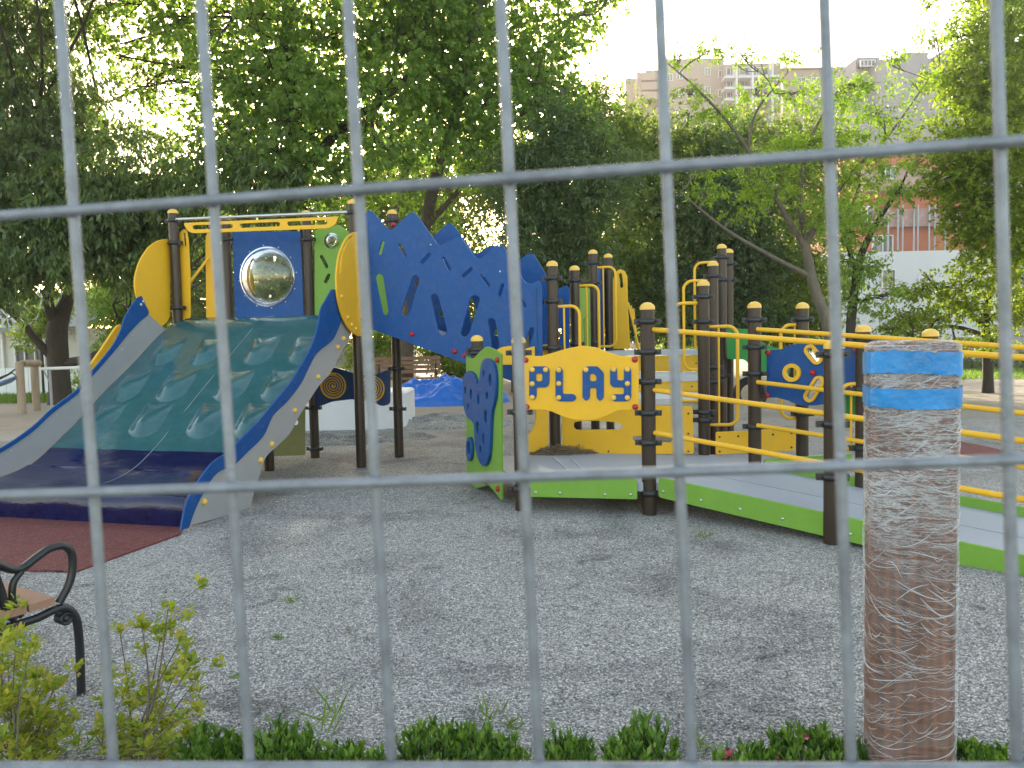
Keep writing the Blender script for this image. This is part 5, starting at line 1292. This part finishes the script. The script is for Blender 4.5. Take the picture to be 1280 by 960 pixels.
# ------------------------------------------------------------------ buildings
def wallbox(px0, px1, pyt, Y, dep, mat, parent, name='wall', z0=0.0, yaw=0.0):
    a = at(px0, pyt, Y); c = at(px1, pyt, Y); b = MB()
    w = c.x - a.x; ctr = Vector(((a.x + c.x) / 2, Y + dep / 2, (a.z + z0) / 2)); b.box(ctr, w, dep, a.z - z0, (math.cos(yaw), math.sin(yaw), 0))
    return b.build(name, mat, parent)
def win(px0, py0, px1, py1, Y, parent, off=.06, mat='window', bars=1):
    a = at(px0, py0, Y - off); c = at(px1, py1, Y - off); b = MB()
    W, H = abs(c.x - a.x), abs(a.z - c.z); ct = (a + c) / 2; fw = max(.04, W * .05)
    for sx in (-1, 1): b.box(ct + Vector((sx * (W / 2 - fw / 2), 0, 0)), fw, .12, H)
    for sz_ in (-1, 1): b.box(ct + Vector((0, 0, sz_ * (H / 2 - fw / 2))), W - 2 * fw, .12, fw)
    for k in range(bars): b.box(ct + Vector((W * ((k + 1) / (bars + 1) - .5), -.002, 0)), fw * .8, .1, H - 2 * fw)
    f = b.build('window', 'frame', parent)
    b = MB(); b.box(ct + Vector((0, .03, 0)), W - fw, .02, H - fw); b.build('pane', mat, f); return f
def rod(px, y0, y1, Y, parent, r=.06):
    a = at(px, y0, Y); c = at(px, y1, Y); b = MB(); b.tube([(a.x, a.y, a.z), (a.x, a.y, c.z)], [r * .5, r], 6); b.build('lightning_rod', 'pole', parent)
# beige apartments
Y1 = 92
t = thing('apartment_building', (at(880, 100, Y1).x, Y1, 0), 'beige stepped apartment block with balconies above the trees', 'building')
wallbox(905, 976, 80, Y1, 14, 'beige_wall', t); wallbox(832, 904.6, 74, Y1 + 1, 16, 'beige_wall', t); wallbox(800, 831.5, 92, Y1 + 3, 14, 'beige_wall', t); wallbox(782, 799.6, 98, Y1 + 4, 12, 'beige_wall', t)
wallbox(796, 801, 90, Y1 + 2, 2, 'beige_wall', t)
for x in (921, 941, 966):
    wallbox(x - 1.2, x + 1.2, 75, Y1 - 1.6, 1.5, 'white_wall', t, 'fin_wall', z0=20)
for y in (96, 110, 124):
    a = at(906, y, Y1 - 1.5); c = at(975, y, Y1 - 1.5); b = MB(); b.box(((a.x + c.x) / 2, Y1 - .75, a.z), c.x - a.x, 1.45, .25); bb = b.build('balcony', 'white_wall', t)
    win(924, y - 12, 938, y - 2, Y1, bb if False else t); win(945, y - 12, 962, y - 2, Y1, t); win(908, y - 11, 918, y - 2, Y1, t)
for (x, y) in ((885, 85), (902, 88), (885, 108), (868, 108), (850, 90), (838, 92), (852, 112), (902, 112)): win(x - 4, y, x + 3, y + 9, Y1 + 1, t)
for y in (97, 109, 121):
    a = at(801, y, Y1 + 2); c = at(831, y, Y1 + 2); b = MB(); b.box(((a.x + c.x) / 2, Y1 + 2.2, a.z), c.x - a.x, 1.4, .9); b.build('balcony', 'beige_wall', t); win(806, y - 9, 826, y - 5, Y1 + 3, t)
for x, y0, y1 in ((768, 66, 110), (852, 28, 76)): rod(x, y0, y1, Y1 + 6, t)
t = thing('apartment_building', (at(1020, 100, 98).x, 98, 0), 'second lower beige block right of the balconied apartments', 'building')
wallbox(979, 1032, 88, 98, 14, 'beige_wall', t); wallbox(1032.5, 1066, 84, 100, 14, 'beige_wall', t); wallbox(976, 1034, 85, 97.6, 15, 'beige_wall', t, 'parapet', z0=at(980, 87.5, 98).z)
for x in (1002, 1020, 1045): win(x - 6, 97, x + 5, 103, 98, t); win(x - 6, 115, x + 5, 121, 98, t)
rod(1000, 30, 86, 99, t)
t = thing('large_building', (at(1150, 100, 72).x, 72, 0), 'large plain pale grey lavender building at the right behind the airy tree', 'building')
wallbox(1100, 1180, 74, 72, 16, 'lavender_wall', t); wallbox(1180.5, 1300, 62, 73, 16, 'lavender_wall', t); wallbox(1071, 1099.5, 72, 74, 16, 'lavender_wall', t); wallbox(1066, 1099, 130, 71, 2.5, 'lavender_wall', t); wallbox(1130, 1160, 66, 76, 8, 'lavender_wall', t)
wallbox(1072, 1096, 74, 73.6, .35, 'window', t, 'glass_front', z0=at(1080, 84, 73.6).z)
win(1075, 75, 1094, 83, 73.2, t, bars=3)
rod(1085, 14, 76, 75, t); rod(1178, 0, 64, 75, t)
# terracotta building over a white wall
Yt = 40
t = thing('terracotta_building', (at(1140, 250, Yt).x, Yt, 0), 'terracotta building with tiled balcony bands and white framed windows', 'building')
wallbox(1050, 1240, 196, Yt, 10, 'orange_wall', t)
for (y0, y1, dp) in ((262, 281, .5), (212, 236, .5)):
    a = at(1072 if y0 == 212 else 1095, y0, Yt - dp); c = at(1240, y1, Yt - dp); b = MB(); b.box(((a.x + c.x) / 2, Yt - dp / 2 - .02, (a.z + c.z) / 2), c.x - a.x, dp, a.z - c.z); b.build('balcony', 'tile', t)
for k, x in enumerate((1110, 1122, 1128, 1142, 1147, 1161, 1168, 1181)):
    a = at(x, 256, Yt - .7); b = MB(); g = at(x, 318, Yt - .7); b.tube([g, (g.x, g.y, a.z)], .05, 6); b.build('pole', 'pole', t)
win(1090, 294, 1116, 318, Yt, t, bars=1); win(1068, 258, 1092, 278, Yt, t, bars=2); win(1106, 208, 1120, 224, Yt - .6, t); win(1075, 225, 1082, 232, Yt, t); win(1196, 284, 1212, 298, Yt, t)
Yw = 34
t = thing('white_building', (at(1140, 350, Yw).x, Yw, 0), 'plain white walled building with a small dark window beneath the terracotta one', 'building')
wallbox(1035, 1260, 316, Yw, 5, 'white_wall', t)
win(1102, 337, 1119, 360, Yw, t, bars=0); win(1148, 347, 1161, 353, Yw, t, bars=0); win(1110, 398, 1120, 410, Yw, t, bars=0)
# white house on the left
Yh = 25.5
t = thing('white_house', (at(30, 450, Yh).x, Yh, 0), 'low white house with grey roof behind the dark tree', 'house')
wallbox(-90, 112, 414, Yh, 6, 'cream_wall', t)
a = at(-100, 414, Yh - .6); c = at(20, 400, Yh - .6); b = MB()
zr = a.z; x0, x1 = a.x, at(118, 414, Yh).x
b.add([(x0, Yh - .6, zr - .08), (x1, Yh - .6, zr - .08), (x1, Yh + 3, zr + 1.3), (x0, Yh + 3, zr + 1.3), (x0, Yh - .6, zr + .06), (x1, Yh - .6, zr + .06), (x1, Yh + 3, zr + 1.42), (x0, Yh + 3, zr + 1.42)], [(3, 2, 1, 0), (4, 5, 6, 7), (0, 1, 5, 4), (1, 2, 6, 5), (3, 0, 4, 7), (2, 3, 7, 6)]); b.build('roof', 'roof', t)
win(18, 430, 58, 456, Yh, t, bars=2)
b = MB(); d_ = at(2, 416, Yh - .1); b.tube([(d_.x, Yh - .1, 0), (d_.x, Yh - .1, zr)], .05, 6); b.build('downpipe', 'white', t)
t = thing('board_fence', (at(40, 480, 23).x, 23, 0), 'white board fence behind the grass at the left', 'fence')
a = at(-120, 463, 23); c = at(135, 463, 23); n = 18
for k in range(n):
    xa = a.x + (c.x - a.x) * k / n; xb = a.x + (c.x - a.x) * (k + 1) / n - .015; b = MB(); b.box(((xa + xb) / 2, 23, a.z / 2), xb - xa, .04, a.z); b.build('board', 'white', t)
# pale house bits seen between the trunks
t = thing('white_house', (at(480, 430, 31).x, 31, 0), 'pale house glimpsed through the hedge behind the far bench', 'house')
wallbox(405, 500, 430, 31, 5, 'white_wall', t); wallbox(560, 620, 425, 31.5, 5, 'white_wall', t)
a = at(400, 430, 30.6); c = at(505, 430, 30.6); b = MB(); b.box(((a.x + c.x) / 2, 33, a.z + .1), c.x - a.x, 6, .2); b.build('roof', 'roof', t)

b = MB(); b.box((0, 115, 29.5), 520, 400, 61); hz = b.build('haze', 'white')
hm = bpy.data.materials.new('haze_air'); hm.use_nodes = True; hn = hm.node_tree; hn.nodes.remove(hn.nodes['Principled BSDF'])
pv_ = hn.nodes.new('ShaderNodeVolumePrincipled'); pv_.inputs['Density'].default_value = .0010; pv_.inputs['Color'].default_value = (.97, .95, .93, 1); pv_.inputs['Anisotropy'].default_value = .35
hn.links.new(pv_.outputs[0], hn.nodes['Material Output'].inputs['Volume']); hz.data.materials.clear(); hz.data.materials.append(hm); tag(hz, kind='stuff')
# ------------------------------------------------------------------ light
SUN_EL, SUN_AZ = rad(18.5), rad(-7)     # azimuth clockwise from the view direction
sd = Vector((math.sin(SUN_AZ) * math.cos(SUN_EL), math.cos(SUN_AZ) * math.cos(SUN_EL), math.sin(SUN_EL)))
sun = bpy.data.objects.new('sun', bpy.data.lights.new('sun', 'SUN')); COL.objects.link(sun)
sun.data.energy = 2.8; sun.data.angle = rad(.6); sun.data.color = (1, .88, .70)
sun.rotation_euler = sd.to_track_quat('Z', 'Y').to_euler()
W = bpy.data.worlds.new('World'); S.world = W; W.use_nodes = True
nt = W.node_tree; bg = nt.nodes['Background']
sk = nt.nodes.new('ShaderNodeTexSky'); sk.sky_type = 'NISHITA'; sk.sun_disc = False
sk.sun_elevation = SUN_EL; sk.sun_rotation = SUN_AZ; sk.air_density = 1.0; sk.dust_density = 1.6; sk.ozone_density = 0.0
tint = nt.nodes.new('ShaderNodeMixRGB'); tint.blend_type = 'MULTIPLY'; tint.inputs[0].default_value = 1; tint.inputs[2].default_value = (1.0, .89, .74, 1)
nt.links.new(sk.outputs[0], tint.inputs[1]); nt.links.new(tint.outputs[0], bg.inputs[0]); bg.inputs[1].default_value = .14
S.view_settings.view_transform = 'Standard'; S.view_settings.look = 'None'; S.view_settings.gamma = 1
S.view_settings.exposure = 2.48
S.cycles.max_bounces = 8; S.cycles.transparent_max_bounces = 16; S.cycles.diffuse_bounces = 4; S.cycles.use_denoising = True
